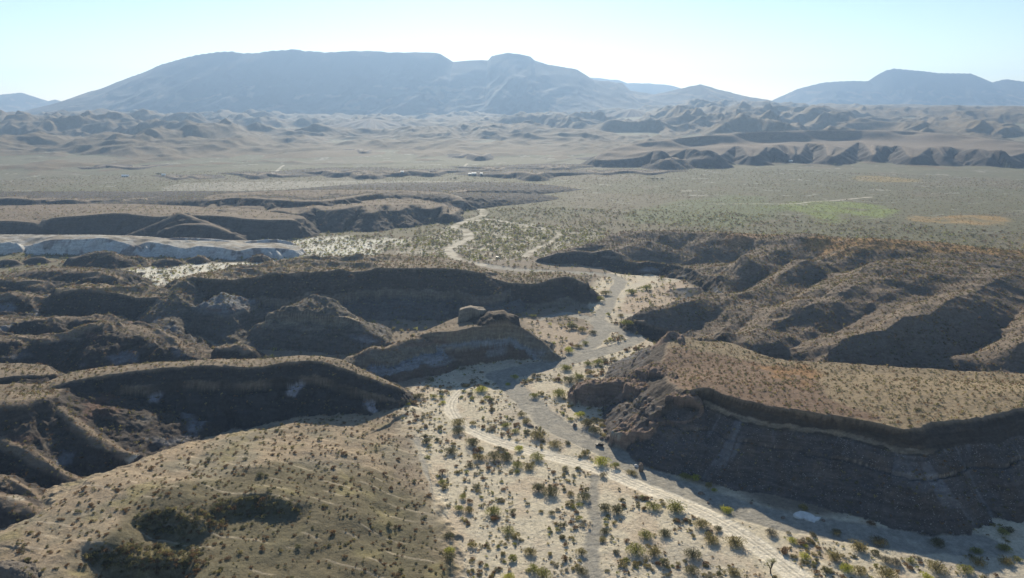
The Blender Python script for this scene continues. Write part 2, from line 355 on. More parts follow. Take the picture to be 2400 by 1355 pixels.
# the long central mesa
stamp('mesa', [P(1130, 640, 26), P(1075, 631, 28), P(1000, 628, 29), P(930, 628, 29), P(860, 630, 28), P(800, 637, 28), P(740, 640, 28), P(640, 646, 27), P(560, 650, 26), P(480, 648, 26), P(440, 658, 23), P(405, 672, 19), P(440, 640, 20), P(560, 625, 24), P(640, 618, 25), P(700, 606, 27), P(860, 600, 28), P(1000, 601, 28), P(1080, 612, 27), P(1120, 624, 26)],
      cliffh=3, tal=0.66, flute=4.5, fl=13, rough=0.6, seed=181, top_n=0.8, label='long dark central mesa', back=0.5, steps=[(14, 5, 6)])
MESA = stamp.n - 1
stamp('mesa', [P(1100, 640, 25), P(1160, 655, 20), P(1200, 664, 17), P(1260, 665, 16), P(1290, 655, 18), P(1330, 650, 18), P(1375, 665, 14), P(1370, 652, 15), P(1320, 637, 17), P(1260, 640, 15), P(1180, 640, 17), P(1130, 632, 22)],
      cliffh=7, cw=2.0, tal=0.85, flute=3.0, fl=13, rough=0.6, seed=183, label='east nose of the central mesa', back=0.7)
# buttress hills on the left of it
stamp('hill', [P(618, 748, 15), P(650, 741, 16), P(700, 743, 16), P(760, 747, 16), P(805, 750, 15.5), P(838, 757, 14), P(825, 738, 15), P(790, 722, 17), P(730, 716, 18), P(670, 724, 17)],
      cliffh=4.2, cw=1.0, tal=0.68, back=0.55, flute=2.4, fl=11, rough=0.5, seed=191, label='round topped hill')
HB = stamp.n - 1
stamp('hill', [P(690, 712, 21), P(735, 702, 23.5), P(770, 709, 22)], closed=False, tal=0.42, back=0.42, rnd=5, flute=1.5, fl=11, rough=0.3, seed=192, label='round topped hill', only=[HB])
stamp('hill', [P(835, 755, 14), P(870, 775, 10), P(905, 800, 4)], closed=False, tal=0.6, back=0.45, rnd=3, flute=2, fl=10, rough=0.4, seed=190, label='round topped hill')
stamp('hill', [P(520, 680, 24), P(525, 705, 20), P(528, 740, 12), P(530, 780, 5)], closed=False, tal=0.75, back=0.6, rnd=1, flute=3, fl=9, rough=0.5, seed=193, label='pale spur')
stamp('hill', [P(440, 662, 22), P(410, 700, 17), P(390, 740, 11), P(370, 765, 8)], closed=False, tal=0.5, back=0.5, rnd=6, flute=3, fl=12, rough=0.5, seed=194)
stamp('mound', [P(520, 822, 5), P(560, 816, 6), P(580, 824, 5)], closed=False, tal=0.7, back=0.5, rnd=3, flute=1.5, fl=5, rough=0.3, seed=195)
# left hills behind the front ridge
stamp('hill', [P(120, 790, 13), P(200, 768, 17), P(270, 765, 18), P(330, 775, 16), P(400, 800, 10), P(480, 828, 4)], closed=False, tal=0.34, back=0.4, rnd=8, flute=6, fl=9, rough=0.6, seed=201, label='fluted hill on the left')
stamp('hill', [P(-300, 800, 15), P(-100, 790, 14), P(0, 795, 12), P(60, 800, 9)], closed=False, tal=0.4, back=0.3, rnd=6, flute=5, fl=9, rough=0.6, seed=202)
stamp('mesa', [P(135, 688, 17), P(200, 683, 18), P(290, 690, 17), P(390, 690, 16), P(400, 678, 17), P(330, 668, 17), P(200, 672, 17), P(140, 678, 16)], cliffh=3, tal=0.8, flute=3, fl=9, rough=0.5, seed=203, label='small dark mesa')
stamp('mound', [P(105, 732, 3), P(135, 716, 7), P(200, 716, 7), P(235, 724, 5)], closed=False, tal=0.8, rnd=2, flute=2, fl=7, seed=204, label='pale mound')
stamp('hill', [P(-200, 640, 14), P(-60, 650, 12), P(40, 655, 12), P(100, 665, 9)], closed=False, tal=0.5, back=0.3, rnd=6, flute=5, fl=12, rough=0.5, seed=205)
stamp('hill', [P(-100, 690, 16), P(0, 690, 15), P(70, 700, 12), P(110, 720, 7)], closed=False, tal=0.5, back=0.35, rnd=6, flute=5, fl=12, rough=0.5, seed=206)
stamp('hill', [P(40, 640, 10), P(120, 630, 12), P(220, 636, 12), P(270, 650, 8)], closed=False, tal=0.35, back=0.3, rnd=8, flute=5, fl=12, rough=0.5, seed=207)
stamp('hill', [P(-250, 740, 14), P(-60, 738, 13), P(60, 745, 11), P(180, 750, 8), P(300, 745, 6)], closed=False, tal=0.4, back=0.35, rnd=6, flute=4, fl=10, rough=0.5, seed=208)
# ================================================================== NEAR
# castle butte
stamp('butte', [P(1229, 766, 18), P(1200, 760, 19.5), P(1160, 762, 20), P(1110, 767, 20), P(1075, 775, 19.5), P(1040, 777, 19), P(1010, 780, 18), P(975, 790, 16), P(985, 782, 16), P(1030, 760, 17), P(1080, 742, 18), P(1160, 735, 19), P(1200, 742, 18)],
      cliffh=7, cw=1.3, tal=1.7, flute=1.2, fl=11, rough=0.4, seed=211, label='castle topped butte', back=0.6, steps=[(10, 2.0, 3.0)], top_n=0.3)
BUTTE = stamp.n - 1
stamp('butte', [P(1230, 768, 17), P(1262, 790, 12), P(1290, 815, 7), P(1318, 834, 1)], closed=False, tal=1.5, back=0.55, rnd=1, flute=1.0, fl=8, rough=0.4, seed=212)
stamp('butte', [P(985, 790, 16), P(935, 803, 15), P(900, 815, 14), P(868, 812, 14.5), P(840, 826, 11), P(825, 835, 8)], closed=False, tal=0.72, back=0.6, rnd=2.5, flute=2.2, fl=9, rough=0.5, seed=213, steps=[(5, 2, 3)])
stamp('butte_top', [P(1160, 729, 26), P(1178, 727, 26.5), P(1190, 735, 24)], closed=False, tal=0.5, back=0.5, rnd=2, seed=214, only=[BUTTE])
stamp('rock_tower', [P(1074, 729, 26), P(1090, 724, 26.5), P(1106, 722, 26.6), P(1118, 727, 26), P(1136, 728, 25), P(1141, 734, 23.5), P(1130, 720, 25), P(1105, 716, 26), P(1075, 722, 26)], cliffh=9, cw=0.5, tal=1.4, sharp=True, rough=0.1, seed=215, label='rock tower', top_n=0.3)
# front left ridge with the big shaded face
stamp('ridge', [P(960, 916, 4), P(920, 902, 10), P(870, 885, 15), P(830, 872, 19), P(795, 861, 21), P(750, 849, 23), P(700, 848, 23), P(660, 849, 23), P(600, 858, 22), P(500, 856, 23), P(370, 864, 23.5), P(235, 881, 23), P(150, 897, 23), P(108, 911, 22), P(90, 905, 21), P(200, 866, 19), P(330, 852, 18), P(500, 846, 17), P(640, 841, 16), P(760, 842, 16), P(860, 872, 12), P(930, 900, 6)],
      cliffh=2.0, cw=1.5, tal=0.80, flute=3.2, fl=10, rough=0.5, seed=221, label='front left ridge', back=0.55, steps=[(6, 3.5, 5)])
RIDGE = stamp.n - 1
stamp('ridge_spur', [P(960, 925, 2), P(900, 912, 8), P(850, 905, 9), P(825, 925, 6), P(810, 948, 2)], closed=False, tal=0.5, rnd=1, flute=2, fl=7, rough=0.5, seed=222)
stamp('terrace', [P(-300, 900, 20), P(-100, 885, 20), P(0, 884, 20), P(60, 882, 19), P(110, 880, 18), P(140, 874, 17), P(120, 862, 16), P(60, 852, 15), P(-100, 852, 15), P(-300, 860, 15)], cliffh=2, tal=0.8, flute=2, fl=8, rough=0.5, seed=223)
# gullied hill at the left edge
stamp('gullied_slope', [P(-300, 940, 26), P(-100, 945, 26), P(0, 940, 26), P(60, 935, 25), P(95, 925, 24), P(110, 915, 22), P(60, 905, 21), P(-100, 905, 21), P(-300, 900, 22)], cliffh=0, tal=0.34, flute=7, fl=13, rough=0.8, seed=224, rnd=5, label='gullied slope')
for k_, L_ in enumerate([[(95, 925, 23), (150, 965, 19), (200, 1005, 15), (260, 1040, 11), (310, 1064, 8)], [(-60, 990, 22), (30, 1030, 18.5), (90, 1062, 15), (150, 1090, 11), (215, 1112, 8)], [(-80, 1075, 18), (0, 1100, 16), (60, 1132, 13), (110, 1165, 11)], [(-60, 1160, 17), (10, 1170, 15.5), (70, 1200, 14)]]):
    stamp('gullied_slope', [P(*p) for p in L_], closed=False, tal=0.62, back=0.62, rnd=1.2, flute=2.5, fl=6, rough=0.7, seed=225 + 10 * k_, label='gullied slope')
for pts, z, dpt, w in [([(60, 985), (130, 1030), (200, 1080), (270, 1105)], (19, 5), 4, 9), ([(-60, 990), (20, 1045), (80, 1085), (150, 1130)], (22, 8), 5, 11), ([(-80, 1060), (0, 1110), (60, 1150), (120, 1165)], (17, 8), 4, 9)]:
    carvez(pts, z, dpt, w)
# broad shrub-dotted slope in the left foreground
stamp('slope', [P(965, 958, 0.6), P(870, 972, 3.0), P(800, 976, 4.5), P(700, 992, 6.5), P(640, 1006, 7), P(567, 1022, 8.5), P(500, 1042, 10), P(433, 1062, 11), P(340, 1095, 13), P(250, 1128, 15), P(190, 1160, 15), P(130, 1205, 15), P(60, 1240, 15), P(0, 1265, 15), P(-80, 1310, 14), P(-400, 1340, 14),
                P(-400, 1700, 13), P(600, 1800, 12), P(900, 1500, 8), P(985, 1355, 4.5), P(1000, 1250, 3), P(985, 1150, 2), P(965, 1060, 1.0), P(975, 1000, 0.7)],
      tal=0.38, rnd=5, flute=1.5, fl=8, rough=0.15, seed=231, label='shrub dotted slope in the left foreground', top_n=1.3, cliffh=0, maxd=60,
      interior=[P(600, 1100, 12), P(400, 1150, 16), P(750, 1080, 8.5), P(600, 1180, 14), P(800, 1200, 9), P(850, 1100, 6), P(300, 1250, 16.5), P(500, 1300, 14), P(800, 1320, 8), P(900, 1050, 3.5), P(150, 1300, 16)])
SLOPE = stamp.n - 1
scoop([P(470, 1180, 14), P(500, 1167, 14), P(560, 1160, 14), P(640, 1158, 13), P(717, 1165, 12), P(740, 1185, 12)], 4.8, 7, 15)
scoop([P(300, 1222, 15), P(340, 1200, 15), P(380, 1192, 15), P(440, 1206, 15), P(520, 1228, 14)], 5.2, 7, 15)
scoop([P(150, 1300, 15), P(183, 1283, 15), P(240, 1263, 15), P(333, 1278, 14), P(420, 1284, 14), P(520, 1290, 13)], 5.8, 7, 19)
stamp('outcrop', [P(-200, 1330, 21), P(-20, 1325, 20), P(40, 1328, 19), P(70, 1345, 17)], closed=False, tal=0.8, back=0.6, rnd=1, flute=3, fl=5, rough=1.2, seed=233)
# right foreground mesa
stamp('mesa', [P(1608, 916, 25), P(1640, 911, 25.5), P(1670, 915, 25.5), P(1720, 932, 25.5), P(1770, 945, 25.5), P(1865, 962, 25.5), P(1965, 979, 25.5), P(2035, 992, 25.5), P(2080, 1000, 25.5), P(2122, 1008, 25), P(2170, 990, 25), P(2260, 980, 25), P(2330, 966, 25), P(2400, 954, 25), P(2600, 935, 25), P(3000, 930, 25),
               P(3000, 870, 22), P(2500, 880, 19), P(2200, 868, 19), P(2050, 856, 20), P(1900, 848, 21), P(1800, 838, 21), P(1740, 815, 21), P(1700, 803, 21), P(1640, 800, 21.5), P(1600, 790, 22.5), P(1575, 800, 21.5), P(1565, 830, 21), P(1560, 860, 20), P(1575, 885, 22)],
      cliffh=4.5, cw=1.2, tal=0.74, flute=3.2, fl=15, rough=0.7, fade=(84, 98), seed=241, top_n=0.5, label='right foreground mesa', steps=[(12, 1.4, 1.2)], back=0.6)
RMESA = stamp.n - 1
# crag at its west end
stamp('crag', [P(1437, 1016, 6), P(1468, 1018, 7), P(1500, 1010, 9), P(1528, 1012, 9.5), P(1550, 992, 12.5), P(1585, 988, 14.5), P(1610, 985, 15.5), P(1640, 960, 19), P(1625, 925, 24), P(1590, 915, 23), P(1560, 925, 19), P(1515, 950, 14), P(1475, 985, 9), P(1445, 1003, 7)],
      cliffh=8, cw=1.6, tal=1.3, back=1.0, flute=2.0, fl=6, rough=1.2, seed=242, label='broken crag at the mesa end', top_n=1.8)
stamp('crag', [P(1468, 893, 13), P(1478, 905, 13.5), P(1520, 907, 15), P(1560, 914, 18), P(1590, 914, 21), P(1600, 890, 22.5), P(1570, 860, 21.5), P(1540, 848, 20), P(1500, 862, 17), P(1485, 872, 15)],
      cliffh=6, cw=1.2, tal=0.85, back=0.8, flute=2.0, fl=5, rough=1.1, seed=243, top_n=1.5, label='broken crag at the mesa end')
stamp('crag', [P(1470, 897, 11.5), P(1430, 898, 10.5), P(1376, 901, 10), P(1350, 914, 7), P(1343, 935, 4), P(1340, 912, 5), P(1365, 893, 8), P(1420, 886, 9), P(1470, 886, 11)], cliffh=6, cw=1.5, tal=1.2, back=0.4, flute=1.4, fl=7, rough=0.8, seed=244, label='low block crag')
stamp('crag', [P(1568, 783, 24), P(1578, 775, 25.5), P(1592, 782, 24.5), P(1600, 800, 23)], closed=False, tal=1.1, back=1.0, rnd=0.5, rough=0.8, seed=245, flute=1, fl=3)

# ------------------------------------------------------------------ fine relief
nm = np.where(RAD < 1300)[0]
xx, yy = X[nm], Y[nm]
cl = cliff[nm].copy(); cl[np.array([NAMES[i][0] == 'rock_tower' for i in range(stamp.n)])[own[nm]]] *= 0.15; cl[np.isin(own[nm], [RMESA])] *= 0.5
fine = (0.10 + 0.40 * cl) * fbm(xx, yy, 2.6, 2, 51) + (0.12 + 0.4 * cl) * fbm(xx, yy, 9, 3, 55) + cl * 1.9 * (ridged(xx, yy * 0.7, 13, 4, 59, .6) - 0.45)
crm = np.array([NAMES[i][0] in ('crag', 'outcrop') for i in range(stamp.n)])[own[nm]]
bl = fbm(xx, yy, 5.5, 2, 301)
lfm = (xx < -70) & (RAD[nm] > 385) & (RAD[nm] < 660) & np.array([NAMES[i][0] in ('hill', 'mesa', 'mound', 'ground') for i in range(stamp.n)])[own[nm]]
fine += lfm * ss(xx, -70, -130) * 6.0 * (ridged(xx * 0.8 + yy * 0.4 + 8 * fbm(xx, yy, 30, 2, 88), yy, 42, 4, 311, .55) - 0.42) * ss(Zf[nm], 1, 5)
fine += crm * (1.5 * np.round(bl * 4) / 4 + 0.7 * np.round(3 * fbm(xx, yy, 2.4, 2, 305)) / 3)
hm = np.isin(own[nm], [HILL])
fine += hm * 1.9 * (ridged((xx + 0.9 * yy) * 1.0, (yy - 0.5 * xx) * 0.45, 30, 4, 57) - 0.45) 
Zf[nm] += fine
# gently layered lips on the foreground slope
sm = np.where(own == SLOPE)[0]
zz = Zf[sm]; q = (Y[sm] + 0.25 * X[sm]) / 7.0 + 0.9 * fbm(X[sm], Y[sm], 60, 3, 5)
fr = q - np.floor(q)
Zf[sm] += 0.30 * (ss(fr, 0.0, 0.85) - fr)
LIP = np.zeros(len(X)); LIP[sm] = ss(fr, 0.80, 0.97) * ss(gnoise(X[sm] / 12, Y[sm] / 12, 9), -0.05, 0.3)

# ------------------------------------------------------------------ wash, tracks: masks in world space
def linemask(pts, w0, w1, soft, wob=0.6):
    L = smooth_line([P(a, b, 0) for a, b in pts], 6, False); w = max(w0, w1) + soft + 2
    idx = np.where((X > L[:, 0].min() - w) & (X < L[:, 0].max() + w) & (Y > L[:, 1].min() - w) & (Y < L[:, 1].max() + w) & (RAD < 2200))[0]
    d, s, zr, sgn, side, tot = near_line(X[idx], Y[idx], L)
    ww = w0 + (w1 - w0) * s / tot + wob * gnoise(s / 9, side * 0, 3)
    m = 1 - ss(d, ww - soft * 0.5, ww + soft * 0.5)
    return idx, m, side, s
TRACK = np.zeros(len(X)); RUT = np.zeros(len(X)); GRAV = np.zeros(len(X)); PATH = np.zeros(len(X))
def add(arr, idx, m): arr[idx] = np.maximum(arr[idx], m)
t1 = [(2010, 1460), (1930, 1400), (1860, 1345), (1790, 1290), (1700, 1230), (1600, 1178), (1500, 1138), (1400, 1098), (1300, 1072), (1200, 1045), (1130, 1020), (1085, 995), (1060, 968), (1056, 948), (1066, 930), (1080, 915)]
idx, m, side, s = linemask(t1, 4.6, 3.0, 1.4); m = m * (cliff[idx] < .3); add(TRACK, idx, m)
for c, k in ((-1.5, .9), (0.25, .8), (1.9, .5), (-2.6, .35)):
    u = side - c - 0.5 * gnoise(s / 30, s * 0, 5) - 0.12 * gnoise(s / 3, s * 0 + c, 7)
    add(RUT, idx, k * np.exp(-(u / 0.42) ** 2) * m)
for pts, a, b in [([(2300, 1275), (2100, 1262), (1950, 1240), (1800, 1212), (1650, 1165), (1560, 1130), (1500, 1100), (1430, 1058), (1370, 1030), (1310, 1003), (1270, 972), (1230, 935), (1195, 903), (1170, 880)], 7, 6.5),
                  ([(1170, 880), (1250, 862), (1330, 845), (1400, 828), (1455, 812), (1495, 795)], 8, 4.5),
                  ([(1495, 795), (1440, 770), (1400, 750), (1420, 725), (1436, 690), (1455, 662), (1440, 650), (1400, 642), (1250, 634), (1180, 628), (1130, 620)], 5, 6),
                  ([(1395, 750), (1330, 735), (1290, 742), (1260, 750)], 5, 2),
                  ([(1350, 830), (1390, 800), (1412, 775), (1402, 752)], 7, 6),
                  ([(1040, 1240), (1030, 1210), (1020, 1160), (1000, 1110), (985, 1060), (975, 1030)], 1.2, 1.0),
                  ([(1395, 1360), (1385, 1300), (1400, 1240), (1390, 1180), (1395, 1120)], 3.0, 2.0)]:
    idx, m, side, s = linemask(pts, a, b, 2.0, 1.4); add(GRAV, idx, m)
for pts, a, b in [([(1455, 697), (1480, 675), (1510, 658), (1500, 652)], 3, 4), ([(1130, 620), (1085, 612), (1060, 598), (1052, 582), (1075, 572), (1098, 558), (1090, 540), (1065, 532), (1095, 517), (1128, 507), (1133, 495), (1110, 487), (1075, 483)], 5, 6),
                  ([(1135, 514), (1170, 518), (1240, 531), (1310, 545)], 4, 3), ([(1230, 602), (1255, 585), (1290, 568), (1310, 550)], 4, 3),
                  ([(1060, 530), (1100, 519), (1140, 514)], 4, 4), ([(780, 960), (640, 1010), (500, 1050), (380, 1095), (250, 1130), (180, 1180), (60, 1250)], 1.2, 2.5),
                  ([(1100, 408), (1085, 398), (1095, 385)], 5, 3), ([(640, 413), (655, 395), (665, 388)], 4, 3), ([(600, 405), (700, 409)], 4, 3),
                  ([(1660, 476), (1850, 478), (1900, 473), (1960, 470), (2040, 462)], 1.2, 4)]:
    idx, m, side, s = linemask(pts, a, b, 2.0, 1.0); add(PATH, idx, m)
Zf -= 0.35 * GRAV * (cliff < .3) + 0.12 * TRACK + 0.10 * RUT

# ------------------------------------------------------------------ colour of the ground (real surface colours, no light in them)
def polymask(pts, soft, z=0.0, seed=5, wob=1.0, L=20):
    Q_ = smooth_line([P(a, b, z) for a, b in pts], 4, True)
    e = soft * 2
    idx = np.where((X > Q_[:, 0].min() - e) & (X < Q_[:, 0].max() + e) & (Y > Q_[:, 1].min() - e) & (Y < Q_[:, 1].max() + e))[0]
    out = np.zeros(len(X))
    x, y = X[idx], Y[idx]
    d, *_ = near_line(x, y, Q_, True)
    sd_ = np.where(inside(x, y, Q_), d, -d) + wob * soft * fbm(x, y, L, 3, seed)
    out[idx] = ss(sd_, -soft * 0.5, soft * 0.5)
    return out
col = np.empty((len(X), 3)); col[:] = (0.20, 0.165, 0.125)
def mix(c, m):
    m = np.clip(m, 0, 1)[:, None]; col[:] = col * (1 - m) + np.array(c) * m
nA = fbm(X, Y, 70, 4, 201); nB = fbm(X, Y, 14, 3, 211); nC = fbm(X, Y, 300, 3, 221)
isn = lambda *k: np.isin(own, k)
flat = own == 0
# plain: grey-olive scrub soil
mix((0.135, 0.128, 0.075), flat * ss(RAD, 640, 900))
mix((0.155, 0.135, 0.088), flat * ss(nC, 0.0, 0.4) * ss(RAD, 640, 900))
mix((0.175, 0.14, 0.095), flat * ss(nA, 0.1, 0.5) * 0.5 * (RAD > 700))
# foothills and mountains
mix((0.145, 0.108, 0.062), own == FOOT)
mt = np.array([NAMES[i][0] in ('mountain', 'far_mountain') for i in range(stamp.n)])[own]
mix((0.05, 0.05, 0.052), mt); mix((0.20, 0.15, 0.10), mt * ss(ridged(X, Y, 300, 3, 231), 0.66, 0.8) * 0.6 * (Zf < 260))
# wash floor in the foreground: pale sand
sand = polymask([(930, 955), (960, 915), (1010, 885), (1060, 850), (1190, 835), (1300, 830), (1400, 800), (1380, 700), (1420, 640), (1530, 640), (1620, 680), (1640, 800), (1600, 900), (1450, 960), (1450, 1060), (1700, 1150), (2000, 1210), (2500, 1240), (2600, 1700), (1000, 1700), (1010, 1300), (1000, 1200), (985, 1100), (950, 1000)], 9)
floor = flat | isn(SLOPE)
mix((0.51, 0.455, 0.345), sand * floor)
mix((0.42, 0.34, 0.25), sand * floor * ss(nB, -0.1, 0.35) * 0.7); mix((0.36, 0.33, 0.275), sand * floor * ss(nA, 0.0, 0.3) * 0.6)
mix((0.38, 0.31, 0.235), floor * polymask([(1230, 745), (1300, 760), (1400, 770), (1380, 820), (1300, 830), (1250, 790)], 8) * .8)
mix((0.36, 0.28, 0.21), floor * polymask([(1460, 700), (1600, 660), (1600, 720), (1480, 740)], 8) * .8)
# pale flats by the white cliffs and the valley mouth
w1 = polymask([(280, 640), (420, 618), (560, 616), (700, 603), (800, 600), (640, 632), (540, 645), (480, 655), (390, 668), (300, 668)], 8)
w2 = polymask([(690, 560), (800, 553), (900, 556), (960, 572), (900, 590), (850, 602), (700, 604)], 14)
w3 = polymask([(900, 575), (1000, 550), (1100, 515), (1300, 530), (1420, 548), (1400, 580), (1240, 606), (1040, 612)], 18)
mix((0.60, 0.57, 0.48), flat * w1); mix((0.60, 0.58, 0.50), flat * w2 * ss(nA, -0.3, 0.1)); mix((0.42, 0.39, 0.31), flat * w3 * ss(nB, -0.25, 0.2) * 0.75)
mix((0.33, 0.31, 0.26), flat * polymask([(430, 430), (1080, 425), (900, 445), (700, 446), (480, 470), (470, 505), (440, 480)], 16) * 0.6)
mix((0.55, 0.52, 0.44), flat * polymask([(80, 712), (130, 700), (135, 720), (110, 735)], 3))
# greens and ochres of the far plain
g1 = polymask([(1780, 490), (1850, 475), (1960, 472), (2060, 480), (2100, 500), (1950, 520), (1880, 500)], 22, L=60)
g2 = polymask([(1600, 470), (1780, 460), (1830, 500), (1700, 530), (1560, 525), (1450, 510)], 40, L=80)
o1 = polymask([(2130, 505), (2200, 508), (2300, 505), (2370, 515), (2330, 528), (2230, 524), (2140, 518)], 16, L=50)
o2 = polymask([(2000, 415), (2060, 413), (2150, 420), (2140, 427), (2010, 424)], 30, L=60)
mix((0.19, 0.235, 0.07), flat * g1 * ss(nA, -0.3, 0.15) * .9); mix((0.14, 0.165, 0.08), flat * g2 * 0.7)
mix((0.30, 0.205, 0.085), flat * o1 * ss(nA, -0.35, 0.15)); mix((0.30, 0.22, 0.08), flat * o2 * .7)
# scrub texture of the far plain, clumps too small and far to model one by one
sp1 = fbm(X, Y, 11, 3, 401); sp2 = fbm(X * 0.5, Y, 34, 3, 405)
farp = (flat | (own == FOOT)) * ss(RAD, 650, 1000)
mix((0.085, 0.085, 0.055), farp * ss(sp1, 0.02, 0.4) * .45); mix((0.10, 0.10, 0.07), farp * ss(sp2, 0.1, 0.5) * .4 * (RAD < 2600))
mix((0.36, 0.34, 0.28), flat * ss(RAD, 800, 1200) * ss(sp2 - sp1 * .5, 0.33, 0.5) * .5)
# hills: brown-grey debris; slopes by layer
hillm = np.array([NAMES[i][0] in ('hill', 'mound', 'low_mesa', 'low_hill', 'badland_plateau', 'badland_ridge', 'gullied_slope', 'ridge', 'ridge_spur', 'butte', 'butte_top', 'mesa', 'terrace', 'outcrop', 'hillside') for i in range(stamp.n)])[own]
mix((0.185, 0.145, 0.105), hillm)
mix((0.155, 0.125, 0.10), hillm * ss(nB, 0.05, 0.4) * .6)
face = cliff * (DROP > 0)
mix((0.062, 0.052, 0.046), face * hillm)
# strata: bands by true height, gently dipping, shared by all the near cliffs
zs = Zf + 0.012 * X + 0.9 * fbm(X, Y, 60, 2, 241) + 0.25 * nB
def band(lo, hi, soft=0.35): return ss(zs, lo - soft, lo + soft) * (1 - ss(zs, hi - soft, hi + soft))
nearm = (RAD < 640) & (~mt)
fm = face * nearm
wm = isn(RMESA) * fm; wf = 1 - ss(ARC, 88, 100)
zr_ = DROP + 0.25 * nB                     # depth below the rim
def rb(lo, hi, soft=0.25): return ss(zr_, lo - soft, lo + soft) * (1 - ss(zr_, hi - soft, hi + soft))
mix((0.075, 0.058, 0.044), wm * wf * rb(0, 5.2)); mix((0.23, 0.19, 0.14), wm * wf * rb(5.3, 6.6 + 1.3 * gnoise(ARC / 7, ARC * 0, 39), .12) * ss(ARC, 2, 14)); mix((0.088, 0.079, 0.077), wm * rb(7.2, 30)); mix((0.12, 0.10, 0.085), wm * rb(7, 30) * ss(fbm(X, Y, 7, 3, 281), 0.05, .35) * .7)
mix((0.24, 0.205, 0.165), wm * rb(12.2, 12.7, .12) * ss(gnoise(ARC / 17, ARC * 0, 3), -.2, .1))
mix((0.085, 0.07, 0.062), wm * rb(8, 30) * ss(gnoise(ARC / 9, DROP / 60, 33), 0.05, 0.4))
mix((0.22, 0.23, 0.25), wm * rb(7.0, 30) * ss(gnoise(ARC / 5 + 40, DROP / 30, 35) + .5 * gnoise(ARC / 1.3, DROP / 9, 36), 0.2, 0.8) * .5)
bm = isn(BUTTE, BUTTE + 1, BUTTE + 2) * fm
mix((0.19, 0.165, 0.13), bm * rb(0, 6.8)); mix((0.27, 0.235, 0.18), bm * rb(6.8, 7.5, .15)); mix((0.20, 0.215, 0.235), bm * rb(7.6, 11)); mix((0.13, 0.10, 0.08), bm * rb(11.2, 30))
mm_ = isn(MESA, MESA + 1) * fm
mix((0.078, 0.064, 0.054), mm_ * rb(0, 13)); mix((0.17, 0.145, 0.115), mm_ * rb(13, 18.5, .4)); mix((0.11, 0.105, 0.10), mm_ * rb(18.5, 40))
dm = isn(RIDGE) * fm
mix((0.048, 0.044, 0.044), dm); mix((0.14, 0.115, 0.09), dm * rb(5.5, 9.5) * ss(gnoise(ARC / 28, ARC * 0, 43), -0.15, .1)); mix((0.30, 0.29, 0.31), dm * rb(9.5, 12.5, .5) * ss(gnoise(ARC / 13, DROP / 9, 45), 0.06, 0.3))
hb = isn(*range(MESA + 2, MESA + 7)) * 1.0
mix((0.115, 0.102, 0.086), hb); mix((0.20, 0.175, 0.135), isn(HB) * rb(0, 4.8) * face); mix((0.24, 0.21, 0.16), isn(HB) * (DROP <= 0)); mix((0.17, 0.18, 0.195), isn(HB + 3) * ss(Zf, 10, 16) * .8)
gen = np.array([NAMES[i][0] in ('hill', 'mound', 'gullied_slope', 'ridge_spur', 'hillside', 'terrace', 'butte') for i in range(stamp.n)])[own] * fm
mix((0.20, 0.17, 0.135), gen * band(8.6, 10.4, .3) * ss(gnoise(X / 24, Y / 24, 61), -.05, .25) * .8); mix((0.23, 0.24, 0.26), gen * band(3, 6.8, .6) * ss(gnoise(X / 19, Y / 19, 63), .12, .4) * .6)
mix((0.19, 0.11, 0.08), gen * band(12, 14, .4) * ss(gnoise(X / 30, Y / 30, 65), 0, .4) * .5)
# thin fine beds everywhere on steep faces
beds = ss(gnoise(zs * 1.9, X / 60, 3) + 0.5 * gnoise(zs * 4.3, X / 40, 8), -0.2, 0.5)
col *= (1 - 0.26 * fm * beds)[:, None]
# crags: reddish brown
cr = np.array([NAMES[i][0] in ('crag', 'rock_tower') for i in range(stamp.n)])[own]
mix((0.20, 0.145, 0.115), cr); mix((0.11, 0.085, 0.07), cr * ss(nB, -.1, .3) * .8)
tw = np.array([NAMES[i][0] == 'rock_tower' for i in range(stamp.n)])[own] & (X < 0); mix((0.23, 0.20, 0.165), tw)
# white cliffs
wc = np.array([NAMES[i][0] in ('white_cliff', 'clay_mound') for i in range(stamp.n)])[own]
mix((0.46, 0.46, 0.44), wc); mix((0.17, 0.145, 0.135), wc * ss(nA + .6 * nB + .25 * fbm(X, Y, 5, 2, 277), 0.02, 0.16) * .85); mix((0.40, 0.36, 0.33), wc * ss(gnoise(ARC / 14, DROP / 5, 71), .1, .4) * .6); mix((0.21, 0.185, 0.145), wc * (DROP <= -1) * (.45 + .5 * ss(nB, -.2, .2)))
mix((0.30, 0.30, 0.33), np.array([NAMES[i][1] == 'pale mound' for i in range(stamp.n)])[own])
# mesa tops
top = (DROP <= 0) & hillm
mix((0.20, 0.162, 0.118), top * nearm * 0.8)
rt = isn(RMESA) & (DROP <= 0)
mix((0.225, 0.178, 0.115), rt); mix((0.165, 0.115, 0.082), rt * polymask([(1560, 800), (1800, 840), (1900, 850), (1930, 920), (2050, 985), (1600, 920)], 6, 25)); mix((0.22, 0.125, 0.055), rt * polymask([(1760, 835), (1900, 850), (1915, 890), (1860, 910), (1790, 870)], 6, 23) * ss(nB, -.3, .2) * .8)
ht = isn(HILL) & (DROP <= 0)
mix((0.150, 0.120, 0.094), ht)
mix((0.27, 0.165, 0.07), ht * polymask([(1880, 556), (1980, 553), (2100, 563), (2260, 575), (2420, 592), (2420, 606), (2250, 590), (2100, 580), (1950, 574)], 9, 37) * ss(nB, -.5, .0) * .9)
mix((0.30, 0.18, 0.09), ht * polymask([(1700, 545), (1900, 549), (1880, 556), (1720, 556)], 9, 31) * .6)
